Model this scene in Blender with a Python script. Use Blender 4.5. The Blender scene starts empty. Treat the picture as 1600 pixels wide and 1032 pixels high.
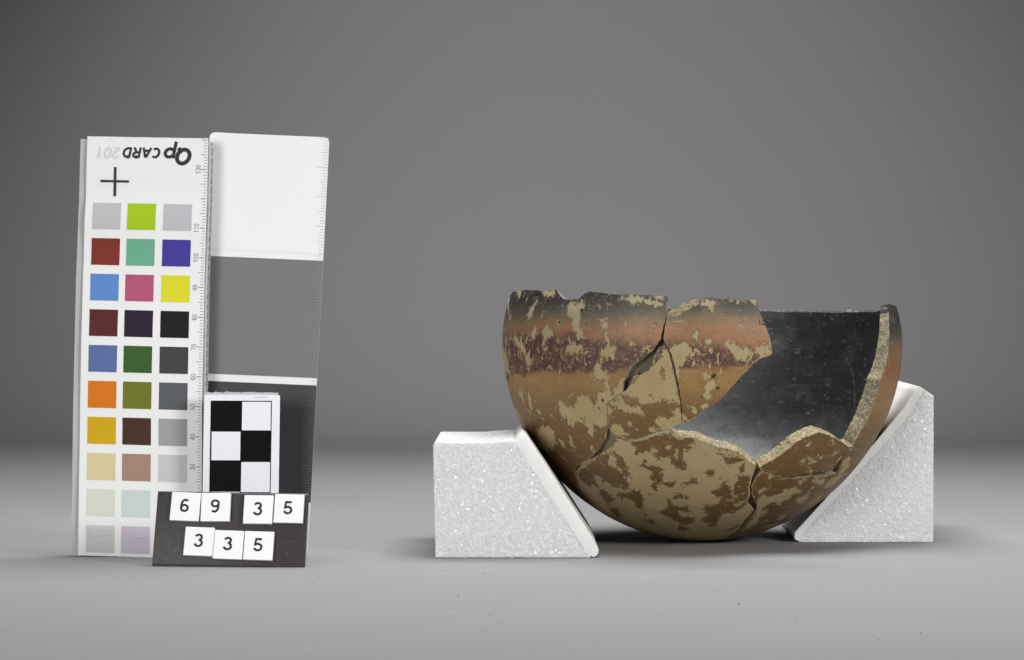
import bpy, bmesh, math, random
import numpy as np
from mathutils import Vector, Matrix, noise
from mathutils.geometry import delaunay_2d_cdt

# ------------------------------------------------------------------ camera, world, lamps, exposure
SC = bpy.context.scene
COL = SC.collection
MM = 0.001
random.seed(7)

cam = bpy.data.cameras.new('camera')
cam.sensor_width = 36.0
cam.lens = 4650.0 / 1600.0 * 36.0
cam.shift_y = -36.0 / 1600.0
cam.clip_start = 0.01
cam.clip_end = 20.0
cam_o = bpy.data.objects.new('camera', cam)
cam_o.location = (0.0, -1.0, 0.084)
cam_o.rotation_euler = (math.radians(90), 0, 0)
COL.objects.link(cam_o)
SC.camera = cam_o

w = bpy.data.worlds.new('World')
SC.world = w
w.use_nodes = True
w.node_tree.nodes['Background'].inputs[0].default_value = (1, 1, 1, 1)
w.node_tree.nodes['Background'].inputs[1].default_value = 0.01

SC.view_settings.view_transform = 'Standard'
SC.view_settings.look = 'None'
SC.view_settings.exposure = 0.0
SC.view_settings.gamma = 1.0


def softbox(name, loc, target, size, power, spread=180):
    l = bpy.data.lights.new(name, 'AREA')
    l.shape = 'RECTANGLE'
    l.size, l.size_y = size
    l.energy = power
    l.spread = math.radians(spread)
    o = bpy.data.objects.new(name, l)
    o.location = loc
    d = Vector(target) - Vector(loc)
    o.rotation_euler = d.to_track_quat('-Z', 'Y').to_euler()
    COL.objects.link(o)
    return o


softbox('softbox_lamp', (0.70, -0.72, 0.38), (0.0, 0.05, 0.05), (0.24, 0.24), 0.84, 60)
softbox('softbox_lamp', (-0.62, -0.86, 0.28), (0.02, 0.05, 0.05), (0.40, 0.40), 0.84, 65)
softbox('overhead_lamp', (0.07, 0.17, 0.66), (0.07, 0.03, 0.0), (0.50, 0.46), 8.6)
# added spot, makes the pool of light on the paper behind
sp = bpy.data.lights.new('added_background_spot', 'SPOT')
sp.energy = 19.0
sp.spot_size = math.radians(74)
sp.spot_blend = 1.0
sp.shadow_soft_size = 0.10
sp_o = bpy.data.objects.new('added_background_spot', sp)
sp_o.location = (0.03, 0.70, 0.90)
sp_o.rotation_euler = (Vector((0.055, 1.30, 0.15)) - sp_o.location).to_track_quat('-Z', 'Y').to_euler()
COL.objects.link(sp_o)


# ------------------------------------------------------------------ helpers
def lin(c):
    return tuple(((v / 255) / 12.92 if v / 255 <= 0.04045 else ((v / 255 + 0.055) / 1.055) ** 2.4) for v in c) + (1.0,)


class NT:
    """small node-tree writer"""
    def __init__(self, name):
        self.m = bpy.data.materials.new(name)
        self.m.use_nodes = True
        self.t = self.m.node_tree
        self.b = self.t.nodes['Principled BSDF']

    def set(self, sock, v):
        if isinstance(v, bpy.types.NodeSocket):
            self.t.links.new(v, sock)
        else:
            sock.default_value = v

    def n(self, typ, ins=None, **kw):
        nd = self.t.nodes.new(typ)
        for k, v in kw.items():
            setattr(nd, k, v)
        for k, v in (ins or {}).items():
            self.set(nd.inputs[k], v)
        return nd

    def obj(self):
        if not hasattr(self, '_o'):
            self._o = self.n('ShaderNodeTexCoord').outputs['Object']
        return self._o

    def mth(self, op, a, b=0.0, c=0.0, clamp=False):
        nd = self.n('ShaderNodeMath', {0: a, 1: b, 2: c}, operation=op, use_clamp=clamp)
        return nd.outputs[0]

    def mix(self, f, a, b, blend='MIX'):
        nd = self.n('ShaderNodeMix', data_type='RGBA', blend_type=blend)
        self.set(nd.inputs[0], f)
        self.set(nd.inputs[6], a)
        self.set(nd.inputs[7], b)
        return nd.outputs[2]

    def step(self, v, lo, hi, a=0.0, b=1.0):
        nd = self.n('ShaderNodeMapRange', {0: v, 1: lo, 2: hi, 3: a, 4: b}, interpolation_type='SMOOTHSTEP')
        return nd.outputs[0]

    def noise(self, scale, detail=3.0, rough=0.55, dist=0.0, vec=None, col=False):
        nd = self.n('ShaderNodeTexNoise', {'Vector': vec or self.obj(), 'Scale': scale, 'Detail': detail,
                                           'Roughness': rough, 'Distortion': dist})
        return nd.outputs['Color' if col else 0]

    def stretch(self, sx, sy, sz, rot=(0, 0, 0)):
        return self.n('ShaderNodeMapping', {0: self.obj(), 2: rot, 3: (sx, sy, sz)}).outputs[0]

    def voro(self, scale, feature='F1', vec=None, out=0, rnd=1.0):
        nd = self.n('ShaderNodeTexVoronoi', {'Vector': vec or self.obj(), 'Scale': scale, 'Randomness': rnd}, feature=feature)
        return nd.outputs[out]

    def ramp(self, f, stops):
        nd = self.n('ShaderNodeValToRGB', {0: f})
        e = nd.color_ramp.elements
        while len(e) < len(stops):
            e.new(0.5)
        for el, (p, c) in zip(e, stops):
            el.position = p
            el.color = c
        return nd.outputs[0]

    def bump(self, h, dist, strength=1.0, normal=None):
        ins = {'Height': h, 'Distance': dist, 'Strength': strength}
        nd = self.n('ShaderNodeBump', ins)
        if normal is not None:
            self.set(nd.inputs['Normal'], normal)
        return nd.outputs[0]

    def out(self, **kw):
        names = {'col': 'Base Color', 'rough': 'Roughness', 'nor': 'Normal', 'spec': 'Specular IOR Level',
                 'sss': 'Subsurface Weight', 'sssr': 'Subsurface Radius', 'ssss': 'Subsurface Scale', 'coat': 'Coat Weight',
                 'coatr': 'Coat Roughness', 'coatn': 'Coat Normal'}
        for k, v in kw.items():
            self.set(self.b.inputs[names[k]], v)
        return self.m


def flat(name, rgb, rough=0.6, spec=0.35, grain=0.06, gscale=900.0):
    """plain printed or moulded colour with a little mottle"""
    t = NT(name)
    nz = t.noise(gscale, 4, 0.6)
    lo = tuple(c * (1 - grain) for c in lin(rgb)[:3]) + (1,)
    hi = tuple(min(1, c * (1 + grain)) for c in lin(rgb)[:3]) + (1,)
    return t.out(col=t.mix(nz, lo, hi), rough=rough, spec=spec)


def put(name, me, mat, parent=None, smooth=None):
    for m in (mat if isinstance(mat, (list, tuple)) else [mat]):
        if m is not None:
            me.materials.append(m)
    if smooth is not None:
        me.shade_smooth()
        me.set_sharp_from_angle(angle=math.radians(smooth))
    o = bpy.data.objects.new(name, me)
    COL.objects.link(o)
    if parent is not None:
        o.parent = parent
    return o


def thing(name, label, cat, loc=(0, 0, 0), group=None):
    o = bpy.data.objects.new(name, None)
    o.empty_display_size = 0.01
    o.location = loc
    COL.objects.link(o)
    return tag(o, label, cat, group)


def tag(o, label, cat, group=None):
    o['label'] = label
    o['category'] = cat
    if group:
        o['group'] = group
    return o


def mesh(name, V, Fs):
    me = bpy.data.meshes.new(name)
    me.from_pydata([tuple(v) for v in V], [], Fs)
    me.update()
    return me


# ------------------------------------------------------------------ the paper backdrop
def backdrop():
    prof = [(-1.3, 0.0), (-0.5, 0.0), (0.0, 0.0), (0.5, 0.0), (BD_Y, 0.0)]
    for i in range(1, 25):
        a = math.radians(90 * i / 24)
        prof.append((BD_Y + BD_R * math.sin(a), BD_R * (1 - math.cos(a))))
    prof.append((BD_Y + BD_R, 2.0))
    V, Fs = [], []
    xs = [-1.6, -0.8, 0, 0.8, 1.6]
    for y, z in prof:
        for x in xs:
            V.append((x, y, z))
    k = len(xs)
    for i in range(len(prof) - 1):
        for j in range(k - 1):
            a = i * k + j
            Fs.append((a, a + 1, a + k + 1, a + k))
    t = NT('grey_paper')
    fib = t.noise(1400, 5, 0.7)
    big = t.noise(9, 3, 0.5)
    sp = t.voro(55)
    spk = t.step(sp, 0.014, 0.026, 1.0, 0.0)
    sel = t.step(t.noise(30, 1), 0.55, 0.6)
    c = t.mix(fib, (BD_A * .92, BD_A * .90, BD_A * .898, 1), (BD_A * 1.05, BD_A * 1.03, BD_A * 1.028, 1))
    c = t.mix(t.mth('MULTIPLY', big, 0.25), c, (BD_A * .86, BD_A * .84, BD_A * .835, 1))
    c = t.mix(t.mth('MULTIPLY', t.mth('MULTIPLY', spk, sel), 0.7), c, (.08, .07, .06, 1))
    sc = t.noise(60, 5, 0.7, vec=t.stretch(0.35, 1.6, 1.0))
    fz = t.step(t.n('ShaderNodeSeparateXYZ', {0: t.obj()}).outputs[2], 0.0, 0.02, 1, 0)
    c = t.mix(t.mth('MULTIPLY', t.step(sc, 0.58, 0.72, 0, 0.10), fz), c, (BD_A * 1.5, BD_A * 1.46, BD_A * 1.40, 1))
    m = t.out(col=c, rough=0.85, spec=0.2, nor=t.bump(fib, 0.0001, 0.35))
    o = put('backdrop', mesh('backdrop', V, Fs), m, smooth=60)
    o['kind'] = 'structure'
    o['label'] = 'seamless grey paper backdrop curving up behind the objects'


BD_Y, BD_R, BD_A = 0.85, 0.50, 0.25
backdrop()

# ------------------------------------------------------------------ the bowl
# outlines of the sherds and of the places where the slip has flaked off, in mm, unrolled
# about the bowl's bottom pole (distance along the wall from the pole, and bearing)
OUT = {"L":[[-126.6,-2.04],
[-126.37,-19.81],
[-122.44,-36.66],
[-118.49,-48.24],
[-111.45,-62.17],[-98.37,-81.09],[-95.25,-82.43],[-89.98,-85.44],[-86.25,-88.86],[-81.01,-94.26],[-79.27,-97.96],[-77.75,-100.2],[-69.52,-105.55],[-53.63,-113.91],[-41.94,-118.48],[-30.04,-122.08],[-29.18,-120.32],[-27.95,-116.72],[-27.63,-113.63],[-27.9,-109.95],[-28.07,-106.53],[-31.76,-101.09],[-36.89,-95.73],[-39.52,-92.46],[-40.31,-89.44],[-40.99,-86.15],[-40.25,-83.01],[-40.18,-82.8],[-43.17,-78.86],[-45.02,-76.15],[-45.9,-74.23],[-44.58,-72.67],[-43.85,-69.98],[-42.55,-66.21],[-42.55,-66.21],[-42.09,-61.81],[-43.5,-54.13],[-45.87,-46.9],[-50.23,-36.02],[-50.27,-34.63],[-54.95,-33.76],[-58.9,-32.86],[-67.08,-30.43],[-74.3,-29.41],[-81.35,-29.94],[-86.85,-32.71],[-94.52,-32.44],
[-101.63,-28.91],
[-109.13,-27.41],
[-112.99,-26.19],
[-117.51,-24.15],
[-123.57,-14.39]],
"R":[[-26.74,-115.44],[-20.35,-116.78],
[-16.84,-119.25],
[-12.41,-121.55],[-8.44,-122.74],[-8.32,-124.9],[-3.32,-125.34],[8.31,-124.9],[24.36,-122.82],[24.67,-122.42],[24.95,-120.55],[26.25,-116.48],[28.23,-112.04],[29.17,-108.74],[29.47,-106.17],[29.58,-103.24],[28.4,-102.42],[23.01,-102.62],[19.94,-101.53],[15.0,-98.95],[13.41,-97.89],[9.14,-94.86],[5.4,-91.69],[2.22,-89.25],[-3.37,-86.76],[-6.65,-83.43],[-8.45,-82.26],
[-10.22,-81.04],
[-11.82,-80.65],
[-11.97,-80.75],
[-12.48,-83.77],
[-14.04,-89.09],
[-15.9,-94.44],
[-18.54,-99.28],[-21.32,-103.68],[-24.88,-105.82],[-25.08,-105.99],[-26.74,-107.35],[-26.9,-110.22],[-27.12,-113.76],[-27.76,-116.77]],
"M":[[-25.08,-105.99],[-28.29,-103.86],[-29.18,-100.56],[-30.68,-95.48],[-34.42,-92.0],[-36.96,-90.71],[-38.26,-85.49],[-39.75,-83.01],[-40.18,-82.8],[-43.17,-78.86],[-45.02,-76.15],[-45.9,-74.23],[-44.58,-72.67],[-43.85,-69.98],[-42.55,-66.21],[-42.29,-66.39],[-41.07,-65.91],[-37.55,-65.22],[-37.57,-65.32],[-35.03,-65.84],[-32.13,-66.97],[-27.67,-70.01],[-22.43,-74.59],
[-19.63,-75.98],
[-18.33,-76.47],
[-15.15,-78.98],
[-12.09,-80.6],
[-12.23,-80.7],
[-12.74,-83.72],
[-14.32,-89.04],
[-16.83,-94.25],
[-19.51,-99.07],[-22.31,-103.44],[-25.18,-105.74]],
"_E2":[[-49.98,-34.82],[-48.88,-28.4],[-46.89,-23.03],[-44.15,-16.84]],
"_Bt":[[-50.02,-35.02],[-47.75,-43.13],[-43.19,-52.85],[-39.34,-59.26],[-38.0,-62.96],[-37.72,-64.79],[-35.0,-65.68],[-31.96,-66.26],[-27.46,-68.98],[-22.2,-73.32],
[-19.43,-74.89],
[-17.59,-75.28],
[-13.37,-75.15],[-8.76,-75.71],[-5.72,-75.85],[-2.06,-74.8],[3.05,-72.91],[7.79,-71.94],[11.49,-70.52],[14.41,-67.93],[16.78,-64.97],[19.66,-62.39],[19.66,-62.24],[18.65,-59.86],[17.8,-57.34],[17.02,-53.37],[17.28,-48.81],[16.42,-45.36],[17.39,-42.24],[19.23,-38.45],[16.6,-33.33],[13.81,-22.75],[9.86,-12.42]],
"_Dr":[[20.19,-61.51],[21.74,-59.53],[19.21,-56.93],[17.53,-53.23],[17.64,-49.05],[19.01,-44.45],[19.83,-42.09],[20.22,-37.98],[17.36,-32.44],[14.22,-21.69],[10.05,-11.4]],
"_E":[[-109.13,-27.41],
[-101.63,-28.91],[-94.52,-32.44],[-86.85,-32.71],[-81.35,-29.94],[-74.3,-29.41],[-67.08,-30.43],[-58.9,-32.86],[-54.95,-33.76],[-50.27,-34.63]],
"_E0":[[-123.57,-14.39],
[-117.51,-24.15],
[-112.99,-26.19]],
"P1":[[20.18,-61.66],[25.46,-62.98],[29.55,-64.25],[35.32,-66.61],[39.76,-66.69],[44.31,-65.85],[47.34,-64.57],[50.9,-60.67],[55.2,-54.86],[58.47,-48.59],[59.52,-44.62],[59.52,-44.62],[58.29,-42.26],[56.2,-41.43],[54.53,-40.41],[51.93,-39.09],[50.37,-39.19],[44.86,-45.26],[40.63,-47.26],[36.5,-50.21],[35.38,-49.17],[32.46,-51.05],[29.29,-53.5],[25.38,-57.1],[20.71,-60.76]],
"_Fb":[[21.74,-59.53],[25.38,-56.78],[29.3,-53.16],[34.57,-48.98],[38.66,-47.12],[42.25,-44.45],[44.47,-40.97],[48.52,-37.68],[52.44,-34.32],[54.31,-32.47]],
"_FbR":[[54.31,-32.47],[55.0,-36.31],[56.26,-39.47],[58.96,-42.26],[60.11,-43.4]],
"_G":[[60.11,-43.4],[66.8,-32.75],[72.7,-25.26],[77.65,-20.69]],
"_Brk":[[113.07,-53.39],[107.33,-54.49],[98.94,-53.83],[94.17,-52.22],[88.1,-51.38],[84.97,-52.5],[80.68,-49.42],[76.56,-47.15],[71.96,-45.41],[67.81,-44.74],[62.69,-42.04],[60.16,-43.77]],
"_Hk":[[92.97,-52.04],[95.67,-45.69],[98.5,-36.0]],
"_back":[[106.11,71.37],[98.45,67.26],[91.67,60.43],[91.01,54.78],[90.11,46.59],[84.55,35.69],[81.25,28.64]],
"_backrim":[[51.21,117.04],[69.12,107.15],[86.44,93.46],[105.54,71.28],[117.3,51.08],[126.36,23.73]],
"_rimL0":[[-126.6,-2.04]],
"_rimR0":[[122.78,-34.3],[124.36,-20.05]],
"_13":[[24.52,-115.69],[24.59,-113.9],[26.07,-114.95],[27.44,-115.0],[25.48,-114.06],[27.59,-113.29]],
"_pits":[[0.06,-98.59],[2.37,-94.43],[-47.97,-74.79],[-84.5,-79.4],[-75.57,-93.2],[-4.91,-90.99],[-5.0,-94.8],[-95.84,-88.14]],
"_fill":[[[-43.06,-67.91],[-36.87,-66.04],[-37.01,-64.2],[-42.91,-51.66],[-50.07,-33.58],[-50.72,-35.27],[-46.3,-48.03],[-42.66,-61.58]],[[33.49,-48.59],[34.62,-51.82],[40.65,-48.58],[45.77,-46.0],[51.03,-40.25],[54.31,-42.95],[58.53,-45.44],[61.09,-42.49],[57.0,-37.41],[54.64,-28.17],[48.5,-35.7],[40.53,-43.95]],[[18.35,-63.46],[21.99,-60.65],[18.98,-55.41],[18.38,-48.81],[20.84,-41.64],[21.02,-36.62],[17.45,-30.73],[13.65,-16.23],[8.35,-3.2],[11.15,-18.96],[15.88,-33.65],[18.5,-38.78],[15.58,-45.24],[16.51,-53.52],[16.9,-58.19]],[[-34.04,-66.52],[-27.8,-70.69],[-22.52,-75.08],
[-18.48,-77.32],
[-16.69,-74.75],[-21.81,-72.72],[-27.32,-68.3],[-33.11,-65.01]],[[-27.02,-112.89],[-22.81,-105.66],[-21.67,-102.37],[-25.1,-96.54],[-30.47,-92.53],[-36.17,-91.76],[-37.08,-88.48],[-38.97,-82.14],[-42.24,-81.97],[-41.23,-90.46],[-36.4,-98.26],[-29.48,-107.03]],[[-26.7,-114.77],[-20.2,-116.2],
[-15.98,-118.71],
[-11.58,-121.08],[-7.26,-122.39],[-7.94,-124.93],
[-12.52,-124.35],
[-17.65,-122.73],[-21.72,-120.41],[-25.05,-118.56],[-27.48,-117.07]],[[-26.82,-105.31],[-23.02,-106.5],
[-19.63,-103.49],
[-16.71,-98.54],
[-14.03,-93.65],
[-11.69,-85.79],
[-13.9,-85.4],
[-16.93,-93.1],[-20.31,-97.77],[-23.38,-102.63]]]}
FLAKES = [[1,-49.84,-32.25,-47.75,-43.13,-43.19,-52.85,-39.34,-59.26,-38.0,-62.96,-37.72,-64.79,-35.0,-65.68,-31.96,-66.26,-27.46,-68.98,-22.2,-73.32,-19.43,-74.89,-17.59,-75.28,-13.37,-75.15,-8.76,-75.71,-5.72,-75.85,-2.06,-74.8,3.05,-72.91,7.79,-71.94,11.49,-70.52,14.41,-67.93,16.78,-64.97,19.66,-62.39,19.66,-62.24,18.65,-59.86,17.8,-57.34,17.02,-53.37,17.28,-48.81,16.42,-45.36,17.39,-42.24,19.23,-38.45,16.6,-33.33,13.81,-22.75,9.86,-12.42,0.06,-2.7,-9.51,-2.16,-36.17,-0.84,-46.47,-19.61],
[-1,-32.36,-65.99,-27.04,-69.83,-21.72,-73.49,-18.62,-75.24,-15.19,-74.94,-11.85,-74.87,-7.8,-75.54,-5.25,-74.68,-5.96,-73.61,-7.9,-72.77,-7.33,-71.24,-9.96,-69.59,-9.53,-65.87,-8.2,-64.59,-8.66,-61.62,-10.62,-61.68,-13.13,-62.89,-14.83,-63.78,-15.57,-66.2,-19.71,-64.03,-22.93,-63.7,-20.17,-66.93,-19.59,-68.41,-22.48,-68.25,-24.16,-65.87,-26.88,-64.69,-28.6,-62.5,-29.86,-64.6],
[-1,-26.11,-60.46,-24.68,-61.82,-23.45,-59.32,-21.48,-59.69,-17.62,-60.89,-17.16,-56.03,-16.34,-54.32,-17.94,-51.63,-18.7,-48.57,-19.69,-48.67,-20.05,-52.85,-21.82,-54.13,-21.5,-57.28,-24.06,-58.08,-25.73,-58.25],
[-1,-41.83,-52.16,-40.26,-55.34,-37.98,-55.24,-38.73,-52.53,-37.56,-50.12,-34.92,-51.07,-33.33,-49.44,-30.28,-48.77,-28.85,-47.43,-27.96,-44.42,-29.24,-42.19,-32.42,-41.56,-35.16,-40.4,-36.64,-41.69,-39.23,-39.01],
[-1,-37.9,-57.87,-34.17,-58.13,-32.9,-57.19,-31.61,-54.96,-30.4,-54.15,-28.69,-51.49,-27.74,-50.71,-30.41,-49.53,-32.87,-51.45,-34.82,-52.78,-36.33,-55.92],
[-1,-31.88,-36.34,-30.88,-39.48,-28.98,-40.39,-27.52,-44.11,-24.53,-45.47,-23.06,-43.28,-21.36,-42.06,-22.95,-39.38,-21.84,-36.55,-21.86,-33.4,-23.88,-34.22,-25.44,-37.56,-28.82,-36.2],
[-1,-38.38,-33.8,-35.72,-32.9,-33.82,-34.29,-32.54,-30.63,-33.94,-28.83,-35.44,-27.71,-37.76,-29.28],
[-1,-34.44,-22.53,-30.44,-26.44,-28.78,-21.82,-29.43,-15.95,-32.05,-18.73],
[-1,-12.72,-46.35,-11.08,-48.58,-8.89,-49.16,-6.09,-47.23,-9.51,-47.88,-10.37,-45.32,-11.27,-43.21,-9.35,-42.55,-6.52,-43.89,-4.44,-41.13,-5.05,-39.69,-8.69,-39.46,-7.31,-36.31,-2.97,-36.53,-2.61,-31.87,-7.2,-30.7,-10.29,-32.94,-14.1,-34.38,-15.72,-35.84,-13.46,-39.1,-13.56,-43.63],
[-1,-16.34,-54.32,-14.05,-54.58,-11.87,-55.7,-12.39,-53.55,-14.16,-52.23],
[-1,-9.52,-55.28,-7.35,-56.46,-5.54,-57.47,-6.05,-58.82,-4.07,-58.14,-3.57,-56.76,-4.99,-55.61,-6.93,-56.04,-9.42,-54.31],
[-1,-19.1,-26.51,-17.63,-28.72,-15.81,-24.99,-18.63,-23.61],
[-1,-21.95,-30.76,-20.14,-31.35,-18.91,-30.52,-20.7,-29.55],
[-1,12.09,-59.63,17.17,-59.04,17.08,-54.68,16.6,-51.19,17.48,-47.61,16.1,-43.91,14.39,-40.62,11.51,-39.4,7.84,-39.43,6.19,-36.83,5.36,-33.06,5.22,-29.63,3.07,-29.76,0.26,-33.93,0.96,-39.11,-0.42,-42.96,0.49,-45.45,3.8,-45.47,6.25,-47.64,6.83,-50.35,4.27,-49.43,2.94,-52.65,5.07,-54.62,5.3,-57.06,8.3,-58.02,8.02,-55.88,10.46,-52.54,11.1,-55.48,12.96,-57.11],
[-1,5.06,-67.81,10.2,-68.67,13.44,-67.17,15.28,-65.33,15.14,-62.72,13.6,-60.98,12.38,-62.33,13.49,-65.23,10.32,-65.26,7.56,-65.11,7.09,-66.85],
[-1,-0.45,-62.61,0.64,-63.54,2.89,-61.78,0.12,-60.14],
[-1,2.57,-69.72,4.48,-71.12,6.19,-69.0,4.2,-69.08],
[-1,-9.95,-50.04,-8.43,-49.87,-5.97,-47.59,-7.77,-46.94],
[-1,-8.73,-37.42,-3.91,-36.45,-2.53,-32.8,-5.79,-28.5,-3.18,-27.25,-5.39,-23.33,-7.56,-23.59],
[-1,8.39,-25.07,15.03,-28.67,14.46,-25.93,10.3,-23.31],
[-1,-46.96,-40.7,-43.25,-51.51,-38.64,-57.39,-38.7,-53.69,-38.59,-51.04,-34.61,-50.8,-31.54,-50.22,-29.66,-46.92,-30.22,-42.13,-35.52,-41.49,-40.04,-40.32,-42.07,-41.57,-42.14,-37.14,-39.95,-34.37,-43.66,-29.88,-47.4,-30.3,-49.36,-30.69,-48.47,-36.41],
[-1,-39.5,-31.53,-37.46,-35.03,-34.23,-33.08,-32.26,-33.64,-32.34,-30.96,-34.94,-25.39,-37.79,-28.34],
[-1,-31.68,-38.1,-29.23,-40.93,-28.18,-36.85,-30.49,-35.47],
[-1,-46.71,-20.21,-43.18,-18.99,-39.6,-13.18,-42.13,-5.51,-44.74,-11.64],
[1,-16.83,-69.24,-16.33,-71.45,-15.17,-70.52,-15.92,-68.66],
[1,-13.56,-69.25,-12.48,-70.32,-11.82,-66.7,-13.29,-67.22],
[1,12.34,-44.95,15.12,-45.43,14.61,-43.76,13.15,-43.23],
[1,8.46,-47.97,11.81,-47.98,9.63,-46.66],
[1,10.19,-50.47,12.11,-49.58,11.02,-48.97],
[1,21.39,-44.94,23.28,-46.47,25.67,-44.05,29.3,-43.14,29.42,-36.88,25.37,-40.0,22.72,-39.11,21.34,-35.51,20.83,-30.0,20.67,-26.19,15.51,-20.49,17.18,-29.44,20.24,-34.58,20.0,-40.48,19.5,-44.52],
[1,20.13,-48.94,23.19,-51.01,23.82,-49.09,21.29,-48.2],
[1,22.83,-27.58,25.53,-26.23,24.89,-24.09],
[1,23.24,-20.14,27.13,-17.85,30.44,-15.28,27.19,-11.55],
[1,20.17,-40.33,20.74,-45.76,22.66,-46.7,26.2,-44.01,29.78,-43.4,30.99,-44.48,35.07,-43.11,37.37,-40.85,37.58,-37.83,34.25,-40.1,32.26,-37.48,29.11,-37.04,24.35,-40.86,22.47,-39.18,21.02,-37.83,23.76,-35.51,21.98,-32.65,19.95,-28.62,19.55,-37.13],
[1,33.96,-33.6,36.37,-35.21,38.89,-34.12,41.21,-35.52,41.02,-32.43,40.27,-28.84,38.19,-28.74,35.2,-33.16],
[1,43.17,-41.47,47.62,-37.16,47.6,-33.12,45.79,-34.34,43.58,-39.64],
[1,36.35,-46.78,39.33,-46.26,39.52,-44.86,36.74,-44.02],
[1,48.08,-30.61,49.44,-32.16,52.27,-31.28,55.19,-29.98,58.91,-21.73,55.78,-24.45,51.97,-23.34,49.08,-26.36],
[1,55.71,-32.77,57.34,-37.68,59.99,-37.56,60.91,-33.5,59.3,-32.82,60.32,-27.91,57.24,-26.96,55.19,-29.98],
[1,41.24,-50.58,42.95,-48.9,43.3,-45.89,41.08,-46.62],
[1,41.36,-53.24,44.52,-52.68,44.64,-50.92,41.31,-52.19],
[1,38.4,-56.35,41.96,-55.97,42.11,-54.55,38.78,-55.33],
[1,51.4,-48.4,53.43,-48.69,54.81,-47.18,52.81,-47.21],
[1,54.26,-42.6,57.28,-41.13,56.94,-40.15,54.9,-40.01],
[1,51.71,-54.93,52.82,-57.66,54.06,-54.93,53.31,-52.89],
[1,20.48,-48.75,22.95,-51.33,23.76,-49.06,21.08,-47.95],
[1,24.51,-56.11,26.52,-54.75,26.74,-53.88,24.93,-54.93],
[1,45.48,-53.27,47.51,-51.53,47.2,-50.56],
[1,41.05,-62.01,42.46,-62.29,42.81,-60.86,41.42,-61.06],
[1,41.29,-24.02,44.72,-23.72,43.95,-21.41,42.32,-20.03],
[1,44.86,-20.82,48.2,-25.25,47.88,-22.25,45.92,-17.41],
[1,28.8,-24.82,31.92,-24.94,31.59,-23.63,30.58,-20.58,29.81,-20.36],
[1,22.98,-27.36,25.71,-25.4,24.26,-24.61],
[-1,30.41,-41.35,32.63,-40.03,31.45,-39.21],
[1,-66.68,-57.21,-65.7,-58.85,-63.47,-58.99,-59.47,-62.27,-60.14,-65.13,-58.53,-68.72,-55.92,-71.14,-54.26,-72.06,-49.84,-59.92,-51.89,-60.54,-55.34,-59.55,-56.19,-57.79,-56.19,-54.92,-59.33,-53.91,-61.31,-55.13,-62.6,-51.52,-64.26,-51.52],
[1,-80.98,-36.62,-81.51,-39.27,-78.86,-40.34,-78.16,-39.6,-77.13,-34.57,-78.84,-34.29],
[1,-70.64,-33.65,-67.56,-40.57,-64.18,-42.06,-62.69,-38.89,-61.07,-38.18,-62.18,-35.12,-60.62,-30.6,-62.86,-29.21,-63.6,-25.42,-68.75,-13.61,-72.36,-8.87,-69.77,-20.41,-69.65,-25.52,-71.15,-28.0,-69.46,-31.7],
[1,-60.7,-41.76,-59.16,-42.5,-56.81,-40.92,-57.97,-39.82],
[1,-57.65,-48.88,-56.15,-48.82,-54.51,-46.41,-52.64,-45.33,-54.07,-44.69,-55.78,-45.94],
[1,-67.79,-47.48,-65.2,-48.91,-65.01,-47.75,-66.73,-47.0],
[1,-75.14,-39.17,-73.61,-42.05,-71.93,-41.04,-73.01,-39.73],
[1,-71.8,-39.91,-70.21,-41.43,-69.78,-40.17,-70.99,-39.33],
[1,-88.62,-13.42,-87.13,-17.25,-86.06,-16.82,-87.54,-13.01],
[1,-86.22,-1.81,-83.34,-12.23,-78.82,-12.98,-75.68,-15.07,-73.33,-12.25,-76.4,-10.58,-80.99,-6.05],
[1,-80.94,-29.85,-79.26,-31.55,-76.3,-32.32,-77.5,-30.66],
[1,-86.44,-30.62,-84.11,-31.47,-81.65,-30.72,-83.36,-28.79,-85.89,-26.18],
[1,-64.11,-64.05,-63.48,-64.47,-62.89,-63.29,-63.52,-63.09],
[1,-62.45,-65.93,-61.59,-65.9,-61.12,-64.62,-61.91,-65.16],
[1,-65.69,-70.9,-65.1,-71.46,-64.09,-69.69,-64.87,-69.58],
[1,-59.81,-66.09,-58.6,-68.87,-54.89,-71.97,-50.83,-70.38,-50.21,-73.05,-51.06,-76.56,-49.3,-78.38,-45.49,-79.93,-44.55,-78.04,-43.78,-82.53,-42.07,-86.57,-40.96,-87.89,-38.58,-85.6,-40.98,-80.47,-43.98,-77.14,-45.76,-74.78,-44.14,-71.53,-43.07,-66.45,-47.97,-62.8,-47.68,-58.56,-49.53,-57.96,-50.68,-60.01,-56.71,-58.43],
[1,-35.17,-90.87,-30.46,-95.55,-26.28,-100.74,-25.72,-104.37,-22.68,-104.79,-21.0,-102.08,-17.73,-95.87,-15.97,-91.31,-14.52,-88.03,-20.73,-87.33,-23.69,-86.13,-28.26,-87.59,-28.44,-86.41,-25.13,-85.31,-26.05,-84.26,-29.3,-82.33,-31.81,-82.86,-35.76,-83.06,-38.69,-82.83,-38.47,-85.27],
[1,-44.09,-76.04,-41.07,-79.22,-36.77,-79.85,-32.97,-80.04,-31.34,-81.13,-28.79,-80.22,-28.08,-79.13,-31.66,-78.65,-36.19,-76.12,-41.46,-75.73],
[1,-41.75,-66.89,-39.62,-69.58,-37.04,-70.65,-35.25,-69.05,-32.96,-68.97,-34.37,-67.34,-34.55,-66.13,-37.57,-65.48,-40.89,-65.63],
[1,-23.56,-79.0,-22.18,-80.97,-17.43,-81.52,-14.43,-85.15,-12.97,-83.59,-12.4,-79.59,-18.32,-76.5,-20.52,-76.85,-23.33,-77.91],
[1,-25.43,-75.2,-23.31,-75.56,-21.68,-76.1,-23.36,-73.54,-25.2,-74.08],
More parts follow.
